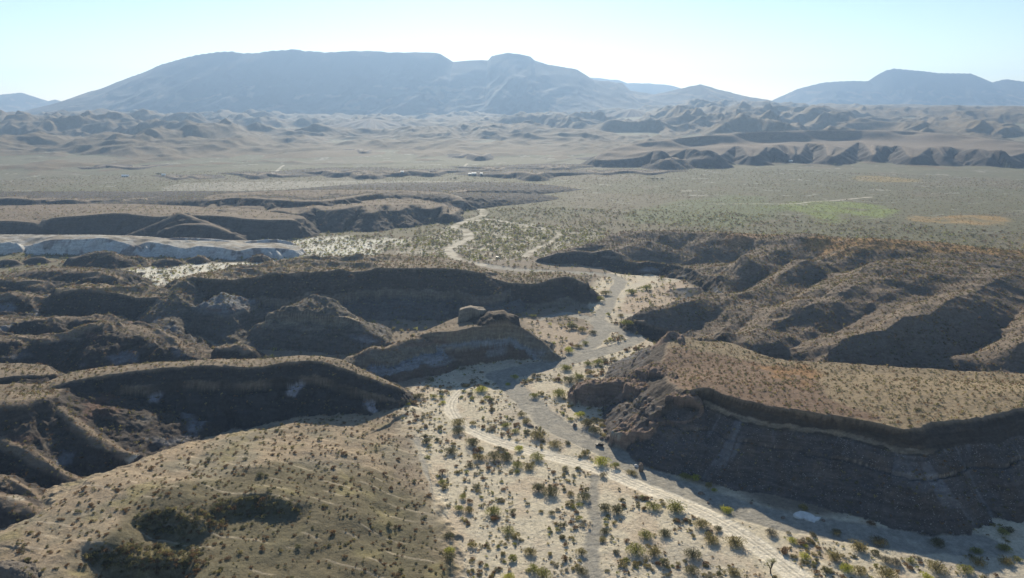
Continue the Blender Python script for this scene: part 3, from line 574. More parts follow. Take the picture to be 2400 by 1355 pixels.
# foreground slope: pinkish tan, olive lower part
sl = isn(SLOPE) * ss(Zf + 1.6 * nB + 0.8 * fbm(X, Y, 5, 2, 269), 0.2, 2.8)
mix((0.27, 0.215, 0.15), sl); mix((0.20, 0.18, 0.13), sl * ss(fbm(X, Y, 26, 3, 261), -0.1, 0.25) * .8)
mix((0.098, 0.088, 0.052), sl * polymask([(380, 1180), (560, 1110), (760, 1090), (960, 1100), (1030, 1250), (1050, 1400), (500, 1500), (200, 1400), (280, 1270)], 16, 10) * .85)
mix((0.20, 0.175, 0.09), sl * ss(fbm(X, Y, 18, 3, 263), 0.15, 0.45) * .7)
mix((0.13, 0.115, 0.10), np.array([NAMES[i][0] == 'outcrop' for i in range(stamp.n)])[own])
mix((0.42, 0.36, 0.28), LIP * .5)
# gravel, sand edges, track
mix((0.265, 0.25, 0.215), GRAV * (cliff < .4)); mix((0.36, 0.33, 0.27), GRAV * ss(fbm(X * 1.0, Y * 1.0, 6, 3, 265), 0.05, .35) * .6 * (cliff < .4))
TRACK *= (cliff < .3); RUT *= (cliff < .3)
mix((0.68, 0.62, 0.50), TRACK); mix((0.29, 0.26, 0.21), RUT * .75); mix((0.48, 0.44, 0.36), PATH * (cliff < .6) * (.28 + .5 * ss(nB, -.3, .3)))
# general mottling
col *= (1 + 0.10 * nB + 0.10 * fbm(X, Y, 4, 2, 271))[:, None]
col = np.clip(col, 0.01, 0.85)

# ------------------------------------------------------------------ materials
def newmat(name):
    m = bpy.data.materials.new(name); m.use_nodes = True
    n = m.node_tree.nodes; l = m.node_tree.links
    b = n['Principled BSDF']; b.inputs['Roughness'].default_value = 0.95
    b.inputs['Specular IOR Level'].default_value = 0.15
    return m, n, l, b
def terrain_mat():
    m, n, l, b = newmat('terrain')
    at = n.new('ShaderNodeAttribute'); at.attribute_name = 'soil'
    tc = n.new('ShaderNodeTexCoord')
    def noise(sc, det, rough=0.6):
        t = n.new('ShaderNodeTexNoise'); t.inputs['Scale'].default_value = sc; t.inputs['Detail'].default_value = det; t.inputs['Roughness'].default_value = rough
        l.new(tc.outputs['Object'], t.inputs['Vector']); return t
    n1 = noise(0.55, 8, 0.7); n2 = noise(3.5, 4, 0.7)
    def ramp(src, a, b_, lo, hi):
        r = n.new('ShaderNodeMapRange'); r.inputs['From Min'].default_value = a; r.inputs['From Max'].default_value = b_
        r.inputs['To Min'].default_value = lo; r.inputs['To Max'].default_value = hi; l.new(src, r.inputs['Value']); return r.outputs[0]
    r1 = ramp(n1.outputs[0], 0.32, 0.68, 0.74, 1.26); r2 = ramp(n2.outputs[0], 0.35, 0.65, 0.82, 1.18)
    mu = n.new('ShaderNodeMath'); mu.operation = 'MULTIPLY'; l.new(r1, mu.inputs[0]); l.new(r2, mu.inputs[1])
    mp = n.new('ShaderNodeMapping'); mp.inputs['Scale'].default_value = (0.11, 0.11, 0.8); l.new(tc.outputs['Object'], mp.inputs['Vector'])
    n3 = n.new('ShaderNodeTexNoise'); n3.inputs['Scale'].default_value = 1.0; n3.inputs['Detail'].default_value = 6; n3.inputs['Roughness'].default_value = 0.65; l.new(mp.outputs[0], n3.inputs['Vector'])
    r3 = ramp(n3.outputs[0], 0.35, 0.65, 0.78, 1.2)
    ge = n.new('ShaderNodeNewGeometry'); sx = n.new('ShaderNodeSeparateXYZ'); l.new(ge.outputs['Normal'], sx.inputs[0])
    st_ = ramp(sx.outputs['Z'], 0.94, 0.80, 0.0, 1.0)
    mx3 = n.new('ShaderNodeMix'); mx3.data_type = 'FLOAT'; l.new(st_, mx3.inputs[0]); mx3.inputs[2].default_value = 1.0; l.new(r3, mx3.inputs[3])
    mu2 = n.new('ShaderNodeMath'); mu2.operation = 'MULTIPLY'; l.new(mu.outputs[0], mu2.inputs[0]); l.new(mx3.outputs[0], mu2.inputs[1]); mu = mu2
    vm = n.new('ShaderNodeVectorMath'); vm.operation = 'SCALE'; l.new(at.outputs['Color'], vm.inputs[0]); l.new(mu.outputs[0], vm.inputs['Scale'])
    l.new(vm.outputs[0], b.inputs['Base Color'])
    vo = n.new('ShaderNodeTexVoronoi'); vo.inputs['Scale'].default_value = 0.9; l.new(tc.outputs['Object'], vo.inputs['Vector'])
    ad = n.new('ShaderNodeMath'); ad.operation = 'MULTIPLY_ADD'; l.new(n1.outputs[0], ad.inputs[0]); ad.inputs[1].default_value = 1.8; vq = n.new('ShaderNodeMath'); vq.operation = 'MULTIPLY'; vq.inputs[1].default_value = 0.25; l.new(vo.outputs['Distance'], vq.inputs[0]); l.new(vq.outputs[0], ad.inputs[2])
    a3 = n.new('ShaderNodeMath'); a3.operation = 'MULTIPLY_ADD'; l.new(n3.outputs[0], a3.inputs[0]); a3.inputs[1].default_value = 1.6; l.new(ad.outputs[0], a3.inputs[2]); ad = a3
    bu = n.new('ShaderNodeBump'); bu.inputs['Strength'].default_value = 0.6; bu.inputs['Distance'].default_value = 0.55
    l.new(ad.outputs[0], bu.inputs['Height']); l.new(bu.outputs[0], b.inputs['Normal'])
    return m
M_T = terrain_mat()

# ------------------------------------------------------------------ terrain meshes: one per land form, cut out of the grid
ZG = Zf.reshape(shape)
vid = np.arange(NR * NA).reshape(NR, NA)
q = np.stack([vid[:-1, :-1], vid[:-1, 1:], vid[1:, 1:], vid[1:, :-1]], -1).reshape(-1, 4)
fown = own[q[:, 0]].astype(np.int32)
cidx = q[:, 2]
TR, GR = 1000, 1001
fown[(TRACK[cidx] > 0.5)] = TR
fown[(GRAV[cidx] > 0.5) & (cliff[cidx] < 0.4) & (TRACK[cidx] <= 0.5)] = GR
NAMES[TR] = ('dirt_track', 'track'); NAMES[GR] = ('dry_wash', 'wash')
# merge by name + label so that pieces of one land form stay one object
groups = {}
for k, (nm_, lb) in NAMES.items():
    if nm_ == 'mountain' or nm_ == 'far_mountain' or lb != nm_: key = (nm_, lb)
    else: key = (nm_, nm_)
    groups.setdefault(key, []).append(k)
def mesh_np(name, verts, faces, cols=None, mat=None, smooth=True, attr='soil'):
    me = bpy.data.meshes.new(name)
    nv, nf, k = len(verts), len(faces), faces.shape[1]
    me.vertices.add(nv); me.vertices.foreach_set('co', np.ascontiguousarray(verts, np.float32).ravel())
    me.loops.add(nf * k); me.loops.foreach_set('vertex_index', np.ascontiguousarray(faces, np.int32).ravel())
    me.polygons.add(nf); me.polygons.foreach_set('loop_start', np.arange(nf, dtype=np.int32) * k)
    me.polygons.foreach_set('loop_total', np.full(nf, k, np.int32))
    me.polygons.foreach_set('use_smooth', np.full(nf, smooth, bool))
    me.update(calc_edges=True)
    if cols is not None:
        a = me.attributes.new(attr, 'FLOAT_COLOR', 'POINT')
        a.data.foreach_set('color', np.ascontiguousarray(np.hstack([cols, np.ones((nv, 1))]), np.float32).ravel())
    if mat: me.materials.append(mat)
    o = bpy.data.objects.new(name, me); C.objects.link(o)
    return o
V = np.stack([X, Y, Zf], 1)
# true normals of the whole sheet, so pieces shade without seams
G = V.reshape(NR, NA, 3)
ga = np.gradient(G, axis=1); gr = np.gradient(G, axis=0)
NRM = np.cross(ga, gr); NRM /= np.linalg.norm(NRM, axis=2, keepdims=True) + 1e-12
NRM = NRM.reshape(-1, 3)
for (nm_, lb), ks in groups.items():
    fm_ = np.isin(fown, ks)
    if fm_.sum() < 40: continue
    qq = q[fm_]; used, inv = np.unique(qq, return_inverse=True)
    o = mesh_np(nm_, V[used], inv.reshape(-1, 4), col[used], M_T)
    o.data.normals_split_custom_set_from_vertices(NRM[used].astype(np.float32))
    o['kind'] = 'structure'
    if nm_ != lb: o['label'] = lb

# ------------------------------------------------------------------ height lookup
lr = np.log(rr)
def ground(x, y):
    x = np.atleast_1d(np.asarray(x, float)); y = np.atleast_1d(np.asarray(y, float))
    r = np.hypot(x, y); a = np.arctan2(x, y)
    fi = np.interp(r, rr, np.arange(NR)); fj = (a - A0) / (A1 - A0) * (NA - 1)
    i = np.clip(fi.astype(int), 0, NR - 2); j = np.clip(fj.astype(int), 0, NA - 2)
    u = np.clip(fi - i, 0, 1); v = np.clip(fj - j, 0, 1)
    return ZG[i, j] * (1 - u) * (1 - v) + ZG[i + 1, j] * u * (1 - v) + ZG[i, j + 1] * (1 - u) * v + ZG[i + 1, j + 1] * u * v
def lookup(arr, x, y):
    fi = np.interp(np.hypot(x, y), rr, np.arange(NR)); fj = (np.arctan2(x, y) - A0) / (A1 - A0) * (NA - 1)
    i = np.clip(np.rint(fi).astype(int), 0, NR - 1); j = np.clip(np.rint(fj).astype(int), 0, NA - 1)
    return arr.reshape(shape)[i, j]
def land(px, py):
    """first hit of the ray through a pixel with the terrain"""
    d = ray(px, py); d = d / math.hypot(d[0], d[1])
    t = rr[rr < 5200]
    h = CAMH + t * d[2]; g = ground(t * d[0], t * d[1])
    k = np.where(h < g)[0]
    if len(k) == 0: return P(px, py, 0)
    t = t[k[0]]; return (t * d[0], t * d[1], float(ground(t * d[0], t * d[1])[0]))

# ------------------------------------------------------------------ haze
hb_ = bpy.data.meshes.new('haze'); bm = bmesh.new(); bmesh.ops.create_cube(bm, size=1.0); bm.to_mesh(hb_); bm.free()
hz_ = bpy.data.objects.new('haze', hb_); C.objects.link(hz_)
zlo, zhi = float(Zf.min()) - 1.0, float(Zf.max()) + 20
hz_.scale = (15600, 10400, zhi - zlo); hz_.location = (0, 5000, (zlo + zhi) / 2)
hm_ = bpy.data.materials.new('haze'); hm_.use_nodes = True
n = hm_.node_tree.nodes; l = hm_.node_tree.links
n.remove(n['Principled BSDF'])
pv = n.new('ShaderNodeVolumePrincipled'); pv.inputs['Density'].default_value = HAZE_DENSITY; pv.inputs['Color'].default_value = (*HAZE_COL, 1); pv.inputs['Anisotropy'].default_value = HAZE_ANISO
l.new(pv.outputs[0], n['Material Output'].inputs['Volume'])
hb_.materials.append(hm_); hz_['kind'] = 'stuff'

# ================================================================== THINGS
def tag(o, label, cat, group=None):
    o['label'] = label; o['category'] = cat
    if group: o['group'] = group
    return o
def empty(name, loc, rz=0.0):
    o = bpy.data.objects.new(name, None); C.objects.link(o); o.location = loc; o.rotation_euler = (0, 0, rz); o.empty_display_size = 0.3
    return o
def simple(name, colr, rough=0.9, spec=0.2, metal=0.0):
    m, n, l, b = newmat(name); b.inputs['Base Color'].default_value = (*colr, 1); b.inputs['Roughness'].default_value = rough
    b.inputs['Specular IOR Level'].default_value = spec; b.inputs['Metallic'].default_value = metal
    return m
def noisy(name, c1, c2, scale, rough=0.9, bump=0.3):
    m, n, l, b = newmat(name)
    tc = n.new('ShaderNodeTexCoord'); t = n.new('ShaderNodeTexNoise'); t.inputs['Scale'].default_value = scale; t.inputs['Detail'].default_value = 6
    l.new(tc.outputs['Object'], t.inputs['Vector'])
    r = n.new('ShaderNodeValToRGB'); r.color_ramp.elements[0].position = 0.35; r.color_ramp.elements[1].position = 0.65
    r.color_ramp.elements[0].color = (*c1, 1); r.color_ramp.elements[1].color = (*c2, 1)
    l.new(t.outputs[0], r.inputs[0]); l.new(r.outputs[0], b.inputs['Base Color']); b.inputs['Roughness'].default_value = rough
    bu = n.new('ShaderNodeBump'); bu.inputs['Strength'].default_value = bump; l.new(t.outputs[0], bu.inputs['Height']); l.new(bu.outputs[0], b.inputs['Normal'])
    return m
def leaf_mat():
    m, n, l, b = newmat('leaves')
    at = n.new('ShaderNodeAttribute'); at.attribute_name = 'leaf'
    l.new(at.outputs['Color'], b.inputs['Base Color'])
    tr = n.new('ShaderNodeBsdfTranslucent'); l.new(at.outputs['Color'], tr.inputs['Color'])
    mx = n.new('ShaderNodeMixShader'); mx.inputs[0].default_value = 0.42
    l.new(b.outputs[0], mx.inputs[1]); l.new(tr.outputs[0], mx.inputs[2]); l.new(mx.outputs[0], n['Material Output'].inputs['Surface'])
    return m
M_LEAF = leaf_mat()
M_BARK = noisy('bark', (0.06, 0.045, 0.035), (0.12, 0.10, 0.08), 6)
M_ROCK = noisy('rock', (0.13, 0.10, 0.08), (0.24, 0.19, 0.15), 0.9)
M_PALE = noisy('pale_rock', (0.50, 0.49, 0.46), (0.66, 0.65, 0.62), 0.7)

# leaf clouds: small triangles filling a lobed crown. unit crown: radius 1, standing on z=0
def crown(nleaf, size, r, lobes=5, h=0.9, spiky=0.0, seed=0):
    g = np.random.default_rng(seed)
    lc = g.normal(size=(lobes, 3)); lc[:, 2] = g.uniform(0.22, 0.52, lobes) * h
    ang = np.linspace(0, 2 * math.pi, lobes, endpoint=False) + g.uniform(0, 0.8, lobes); rad = g.uniform(0.12, 0.52, lobes)
    lc[:, 0] = np.cos(ang) * rad; lc[:, 1] = np.sin(ang) * rad
    lr_ = g.uniform(0.42, 0.62, lobes)
    k = g.integers(0, lobes, nleaf)
    d = g.normal(size=(nleaf, 3)); d /= np.linalg.norm(d, axis=1, keepdims=True)
    d[:, 2] = np.where(d[:, 2] < -0.3, -d[:, 2], d[:, 2])
    rad = g.uniform(0.35, 1.0, nleaf) ** 0.6
    c = lc[k] + d * (lr_[k] * rad)[:, None] * np.array([1, 1, 0.8])
    c[:, 2] = np.maximum(c[:, 2], 0.04)
    if spiky:
        up = np.stack([c[:, 0] * .5, c[:, 1] * .5, np.full(nleaf, 1.0)], 1); up /= np.linalg.norm(up, axis=1, keepdims=True)
    t1_ = g.normal(size=(nleaf, 3)); 
    if spiky: t1_ = t1_ * (1 - spiky) + up * spiky * 1.6
    t1_ /= np.linalg.norm(t1_, axis=1, keepdims=True)
    t2_ = np.cross(t1_, g.normal(size=(nleaf, 3))); t2_ /= np.linalg.norm(t2_, axis=1, keepdims=True) + 1e-9
    s = size * g.uniform(0.6, 1.3, nleaf)[:, None]
    v = np.stack([c - t1_ * s, c + t2_ * s * (0.7 - 0.35 * spiky), c + t1_ * s * (1 + spiky)], 1).reshape(-1, 3)
    v[:, 2] = np.maximum(v[:, 2], 0.0)
    tint = g.uniform(0.65, 1.35, nleaf).repeat(3)
    return v * r, np.arange(nleaf * 3).reshape(-1, 3), tint
PAL = {'green': (0.24, 0.24, 0.07), 'bright': (0.40, 0.40, 0.07), 'dark': (0.135, 0.13, 0.065), 'olive': (0.25, 0.215, 0.09), 'brown': (0.17, 0.11, 0.06), 'rust': (0.175, 0.11, 0.055), 'grey': (0.24, 0.22, 0.16), 'gold': (0.28, 0.19, 0.08)}
def shade_cols(kind, tint, g):
    c = np.array(PAL[kind])[None, :] * tint[:, None]
    c = c * (1 + g.normal(0, 0.06, (len(tint), 3)))
    return np.clip(c, 0.005, 0.6)
def stems_bm(n, h, r, seed, name, mat, parent=None):
    g = random.Random(seed); bm = bmesh.new()
    for i in range(n):
        a = g.uniform(0, 6.28); l_ = h * g.uniform(0.6, 1.0); sp_ = g.uniform(0.15, 0.6) * r
        p0 = Vector((0, 0, 0)); p1 = Vector((math.cos(a) * sp_ * .5, math.sin(a) * sp_ * .5, l_ * .45)); p2 = Vector((math.cos(a + .3) * sp_, math.sin(a + .3) * sp_, l_))
        for (u, v, ra, rb_) in ((p0, p1, .045 * r, .03 * r), (p1, p2, .03 * r, .01 * r)):
            d = (v - u); m = d.to_track_quat('Z', 'Y').to_matrix().to_4x4(); m.translation = (u + v) / 2
            bmesh.ops.create_cone(bm, cap_ends=True, segments=5, radius1=ra, radius2=rb_, depth=d.length, matrix=m)
    me = bpy.data.meshes.new(name); bm.to_mesh(me); bm.free(); me.materials.append(mat)
    o = bpy.data.objects.new(name, me); C.objects.link(o); o.parent = parent
    return o
_crowns = {}
def crown_mesh(kind, var, n, size, lobes, h, spiky, nm='foliage'):
    key = (kind, var, n)
    if key not in _crowns:
        g = np.random.default_rng(sum(map(ord, kind)) * 31 + var)
        v, f, tint = crown(n, size, 1.0, lobes, h, spiky, seed=var * 17 + n)
        o = mesh_np(nm, v, f, shade_cols(kind, tint, g), M_LEAF, False, 'leaf')
        _crowns[key] = o.data; bpy.data.objects.remove(o)
    return _crowns[key]

# ---- the larger bushes, each where it stands: (x, y, width, kind) read off the photograph, set on the ground in metres
big = [(1128, 905, 40, 'bright'), (1207, 880, 22, 'bright'), (1190, 898, 15, 'bright'), (1087, 915, 16, 'green'), (1017, 927, 20, 'green'), (1035, 927, 20, 'green'), (1038, 940, 17, 'bright'), (982, 923, 32, 'dark'), (955, 943, 22, 'green'), (1000, 1028, 34, 'dark'), (1075, 986, 38, 'olive'), (1075, 1004, 36, 'dark'), (1108, 1030, 44, 'dark'), (1185, 993, 28, 'green'), (1207, 1007, 26, 'green'), (1222, 968, 24, 'olive'), (1260, 1012, 46, 'olive'), (1233, 983, 30, 'olive'), (1310, 917, 40, 'green'), (1253, 923, 28, 'green'), (1327, 857, 34, 'green'), (1378, 848, 30, 'green'), (1402, 845, 30, 'green'), (1335, 886, 36, 'dark'), (1358, 878, 36, 'green'), (1382, 869, 30, 'olive'), (1430, 793, 14, 'bright'), (1333, 818, 28, 'bright'), (1355, 808, 26, 'olive'), (1372, 800, 24, 'green'), (1390, 776, 22, 'dark'), (1365, 770, 26, 'olive'), (1340, 762, 30, 'dark'), (1378, 985, 44, 'dark'), (1395, 1003, 34, 'dark'), (1360, 967, 30, 'bright'), (1337, 980, 18, 'green'), (1370, 1057, 32, 'olive'), (1410, 1075, 44, 'bright'), (1442, 1087, 26, 'green'), (1480, 1103, 30, 'olive'), (1413, 1110, 24, 'grey'), (1273, 1032, 16, 'dark'), (1300, 1036, 34, 'olive'), (1330, 1035, 22, 'dark'), (1217, 1047, 30, 'bright'), (1260, 1065, 36, 'green'), (1158, 1063, 40, 'dark'), (1188, 1068, 36, 'dark'), (1123, 1065, 40, 'olive'), (1057, 1050, 40, 'dark'), (1212, 1086, 32, 'green'), (1240, 1088, 34, 'olive'), (1212, 1103, 18, 'green'), (1102, 1087, 24, 'dark'), (1037, 1103, 26, 'rust'), (1037, 1127, 24, 'green'), (1262, 1138, 42, 'dark'), (1290, 1146, 44, 'dark'), (1367, 1160, 34, 'dark'), (1418, 1186, 36, 'dark'), (1446, 1190, 40, 'dark'), (1337, 1153, 24, 'olive'), (1530, 1180, 40, 'green'), (1583, 1183, 50, 'green'), (1606, 1112, 34, 'green'), (1630, 1116, 30, 'bright'), (1085, 1163, 22, 'green'), (1076, 1188, 28, 'green'), (1100, 1190, 32, 'olive'), (1155, 1190, 44, 'green'), (1192, 1237, 34, 'green'), (1052, 1250, 34, 'dark'), (1053, 1286, 34, 'bright'), (1055, 1302, 34, 'dark'), (1293, 1200, 22, 'dark'), (1417, 1240, 26, 'dark'), (1412, 1262, 24, 'olive'), (1513, 1247, 40, 'green'), (1490, 1283, 46, 'green'), (1533, 1287, 44, 'olive'), (1363, 1290, 30, 'olive'), (1363, 1333, 32, 'dark'), (1273, 1340, 44, 'green'), (1193, 1347, 34, 'bright'), (1243, 1287, 40, 'olive'), (1557, 1243, 36, 'dark'), (1673, 1147, 18, 'bright'), (1703, 1190, 34, 'bright'), (1807, 1243, 34, 'grey'), (1858, 1263, 28, 'bright'), (1887, 1277, 14, 'bright'), (1955, 1300, 40, 'olive'), (1983, 1327, 36, 'bright'), (1887, 1300, 28, 'bright'), (2013, 1333, 32, 'olive'), (2075, 1308, 30, 'grey'), (2100, 1312, 30, 'grey'), (2133, 1310, 26, 'green'), (2193, 1323, 46, 'olive'), (2013, 1277, 40, 'olive'), (2197, 1267, 40, 'dark'), (2060, 1263, 40, 'dark'), (2350, 1247, 26, 'green'), (2287, 1287, 26, 'green'), (2353, 1280, 32, 'green'), (2293, 1313, 32, 'olive'), (2260, 1330, 34, 'green'), (2357, 1310, 34, 'olive'), (2383, 1307, 22, 'green'), (2077, 1337, 50, 'olive'), (2173, 1350, 28, 'bright'), (1723, 1263, 46, 'olive'), (1667, 1260, 40, 'olive'), (1623, 1293, 44, 'dark'), (1620, 1333, 34, 'dark'), (1720, 1336, 36, 'olive'), (1683, 1237, 24, 'dark'), (1643, 1223, 38, 'olive'), (1960, 1245, 26, 'dark'), (1905, 1250, 24, 'dark'), (490, 1075, 18, 'dark'), (610, 1110, 22, 'dark'), (1250, 737, 22, 'green'), (1215, 735, 20, 'olive'), (1470, 750, 40, 'green'), (1455, 735, 22, 'olive'), (1420, 683, 28, 'olive'), (1405, 695, 26, 'green'), (1480, 680, 30, 'green'), (1515, 670, 30, 'green')]
uniq = {0: 'bright green bush at the shadow edge beside the bend of the dirt track', 1: 'small bright green bush standing alone in the blue cliff shadow', 2: 'small yellow green bush at the head of the gravel wash',
        16: 'wide olive bush on the bank between the track and the gravel wash', 37: 'yellow green bush just below the parked black vehicle', 38: 'largest bright green bush beside the track below the black vehicle',
        40: 'olive bush touching the tall boulder by the wash', 41: 'pale grey green bush on the near edge of the track below the boulder', 57: 'left half of the big dark bush pair on the pale sand', 58: 'right half of the big dark bush pair on the pale sand',
        65: 'large green bush at the shaded cliff foot where the wash bends', 88: 'small bright bush beside the little boulder by the shaded wash', 89: 'yellow green bush at the shadow edge above the track',
        90: 'pale grey bush standing in the shadow below the white slab', 91: 'yellow green bush between shadow and track near the bottom of the picture', 122: 'dark tall shrub on the pinkish slope at the far left', 33: 'tall dark green bush at the foot of the broken crag'}
zone_lbl = {'dark': 'dark green rounded bush', 'green': 'green leafy bush', 'bright': 'bright yellow green bush', 'olive': 'olive brown leafy bush', 'grey': 'pale grey green bush', 'rust': 'rust brown bush'}
placed = []
for i, (px, py, w, kd) in enumerate(big):
    p = land(px, py + 0.30 * w)
    dist = math.sqrt(p[0] ** 2 + p[1] ** 2 + (CAMH - p[2]) ** 2)
    wid = w * dist / FPX * 1.12; r = wid / 2
    o = empty('bush', (p[0], p[1], float(ground(p[0], p[1])[0]) - 0.05), random.uniform(0, 6.28))
    var = i % 4
    f = bpy.data.objects.new('foliage', crown_mesh(kd, var, 1100 if w > 30 else 620, 0.078 if w > 30 else 0.10, 9 if w > 30 else 6, 1.0, 0.5))
    C.objects.link(f); f.parent = o; f.scale = (r, r * random.uniform(.75, 1.1), r * random.uniform(0.55, 0.8))
    st = stems_bm(5, r * 0.8, r, i, 'stem', M_BARK, o) if i < 4 else None
    if i < 4: STEMS = globals().setdefault('STEMS', []); STEMS.append((st.data, r))
    else:
        d_, r_ = STEMS[i % 4]; st = bpy.data.objects.new('stem', d_); C.objects.link(st); st.parent = o; st.scale = (r / r_,) * 3
    if i in uniq: lb = uniq[i]
    else:
        where = ('near the mouth of the valley' if p[1] > 430 else 'between the track and the gravel wash' if (py < 1010 and px < 1320) else 'in the wash beside the crag' if py < 1010 else
                 'beyond the track near the cliff foot' if px > 1850 else 'on the pale sand flat in the foreground' if px < 1600 else 'along the near edge of the track')
        lb = zone_lbl[kd] + ' ' + where
    tag(o, lb, 'bush', None if i in uniq else lb.replace('bush', 'bushes', 1))
    placed.append((p[0], p[1], r))
placed = np.array(placed)

# ---- scattering
def fan(n, r0, r1, a0=-40, a1=40):
    r = np.sqrt(rng.uniform(r0 * r0, r1 * r1, n)); a = np.radians(rng.uniform(a0, a1, n))
    return r * np.sin(a), r * np.cos(a)
def in_view(x, y, z, m=30):
    yc = y * cp - (z - CAMH) * sp * 1.0
    dz = z - CAMH; f = y * cp - dz * sp; u = y * sp + dz * cp
    px = 1200 + FPX * x / f; py = 677.5 - FPX * u / f
    return (px > -m) & (px < 2400 + m) & (py < 1355 + m), px, py
def occluded(x, y, z):
    """true where the terrain hides the point from the viewpoint"""
    out = np.zeros(len(x), bool)
    for t in np.linspace(0.35, 0.985, 44):
        out |= (CAMH + (z + 0.6 - CAMH) * t) < ground(x * t, y * t) - 0.1
    return out
def away_from_big(x, y, k=0.95):
    ok = np.ones(len(x), bool)
    for (a, b, r) in placed: ok &= ((x - a) ** 2 + (y - b) ** 2) > (r * k) ** 2
    return ok
ON = {}
for k in range(stamp.n): ON.setdefault(NAMES[k][0], []).append(k)
def owner(x, y): return lookup(own, x, y)

# foreground: slope (small rust and brown shrubs) and sand flat (mixed)
x, y = fan(34000, 168, 470)
oz = ground(x, y); ow = owner(x, y); vis, px, py = in_view(x, y, oz)
trk = np.maximum(np.maximum(lookup(TRACK, x, y), lookup(GRAV, x, y)), 0); sd_ = lookup(sand, x, y); clf = lookup(cliff, x, y)
cl1 = fbm(x, y, 16, 3, 501)
onslope = np.isin(ow, [SLOPE]) & (oz > 0.8); onsand = (ow == 0) & (sd_ > 0.2)| (np.isin(ow, [SLOPE]) & (oz <= 0.8))
keep = vis & (trk < 0.15) & (clf < 0.75) & ((onslope & (rng.random(len(x)) < 0.45 + 0.5 * cl1)) | (onsand & (rng.random(len(x)) < 0.58 + 2.4 * cl1)))
keep &= away_from_big(x, y)
x, y, oz, ow, onslope, cl1, px = [a[keep] for a in (x, y, oz, ow, onslope, cl1, px)]
hid = occluded(x, y, oz); x, y, oz, ow, onslope, cl1, px = [a[~hid] for a in (x, y, oz, ow, onslope, cl1, px)]
rad_ = np.where(onslope, rng.uniform(0.4, 0.9, len(x)), 0.35 + 1.0 * rng.random(len(x)) ** 2.0)
rad_ *= np.where(rng.random(len(x)) < np.where(onslope, 0.07, 0.20), 1.75, 1.0)
kinds = np.where(onslope, rng.choice(['rust', 'brown', 'dark', 'olive', 'brown', 'dark'], len(x)), rng.choice(['olive', 'brown', 'dark', 'green', 'olive', 'rust', 'grey', 'dark'], len(x)))
app = rad_ / np.hypot(y, CAMH)
order = np.argsort(-app)
slope_i = [k for k in order if onslope[k]]; sand_i = [k for k in order if not onslope[k]]
desc = {'rust': 'rust brown', 'brown': 'dry brown', 'dark': 'dark grey green', 'olive': 'olive', 'green': 'small green', 'grey': 'pale grey'}
ind = slope_i[:300] + sand_i[:max(0, 300)]
for c, k in enumerate(ind):
    kd = str(kinds[k]); r = float(rad_[k])
    o = bpy.data.objects.new('shrub' if onslope[k] else 'desert_shrub', crown_mesh(kd, 10 + c % 3, 180, 0.20, 4, 1.05, 0.4, 'shrub')); C.objects.link(o)
    o.location = (x[k], y[k], oz[k] - 0.04); o.rotation_euler = (0, 0, random.uniform(0, 6.28)); o.scale = (r, r, r * random.uniform(0.6, 1.0))
    if onslope[k]: tag(o, desc[kd] + ' low shrub dotted on the bare tan slope in the left foreground', 'shrub', 'small ' + desc[kd] + ' shrubs on the left foreground slope')
    else: tag(o, desc[kd] + ' low desert shrub on the pale sand flat around the tracks', 'desert shrub', 'small ' + desc[kd] + ' shrubs on the sand flat')
rest = slope_i[300:] + sand_i[300:]

def scatter_mesh(name, xs, ys, zs, rs, kd, label, nleaf, size, h=1.0, spiky=0.4, nvar=6, lobes=3):
    """one object holding a ground cover too dense to count"""
    VV, FF, CC = [], [], []; off = 0
    vars_ = [crown(nleaf, size, 1.0, lobes, h, spiky, seed=900 + v) for v in range(nvar)]
    g = np.random.default_rng(len(xs))
    vi = g.integers(0, nvar, len(xs)); rot = g.uniform(0, 2 * math.pi, len(xs)); tt = g.uniform(0.75, 1.25, len(xs))
    base = np.array([PAL[str(k)] for k in kd])
    for v in range(nvar):
        m = np.where(vi == v)[0]
        if len(m) == 0: continue
        pv_, pf, pt = vars_[v]
        c, s = np.cos(rot[m])[:, None], np.sin(rot[m])[:, None]; R_ = rs[m][:, None]
        X_ = (pv_[None, :, 0] * c - pv_[None, :, 1] * s) * R_ + xs[m][:, None]; Y_ = (pv_[None, :, 0] * s + pv_[None, :, 1] * c) * R_ + ys[m][:, None]
        Z_ = pv_[None, :, 2] * R_ + zs[m][:, None] - 0.05
        VV.append(np.stack([X_, Y_, Z_], -1).reshape(-1, 3)); CC.append((base[m][:, None, :] * pt[None, :, None] * tt[m][:, None, None]).reshape(-1, 3))
    V_ = np.concatenate(VV); Cc = np.concatenate(CC)
    o = mesh_np(name, V_, np.arange(len(V_)).reshape(-1, 3), Cc, M_LEAF, False, 'leaf')
    o['kind'] = 'stuff'; o['label'] = label
    return o
rest = np.array(rest, int)
if len(rest): scatter_mesh('scrub', x[rest], y[rest], oz[rest], rad_[rest], kinds[rest], 'small dry shrubs scattered between the larger bushes', 46, 0.30)
hol = []
for cx, cy, hw, hh, n_ in [(600, 1190, 110, 26, 170), (420, 1225, 110, 32, 200), (350, 1310, 150, 34, 260)]:
    for _ in range(n_):
        a_, b_ = random.uniform(-1, 1), random.uniform(-1, 1)
        if a_ * a_ + b_ * b_ < 1: q_ = land(cx + a_ * hw, cy + b_ * hh); hol.append(q_)
hol = np.array(hol)
scatter_mesh('thicket', hol[:, 0], hol[:, 1], hol[:, 2], rng.uniform(0.5, 1.5, len(hol)), rng.choice(['dark', 'dark', 'brown', 'olive'], len(hol)), 'dark thicket growing in the shaded hollows of the slope', 40, 0.28)
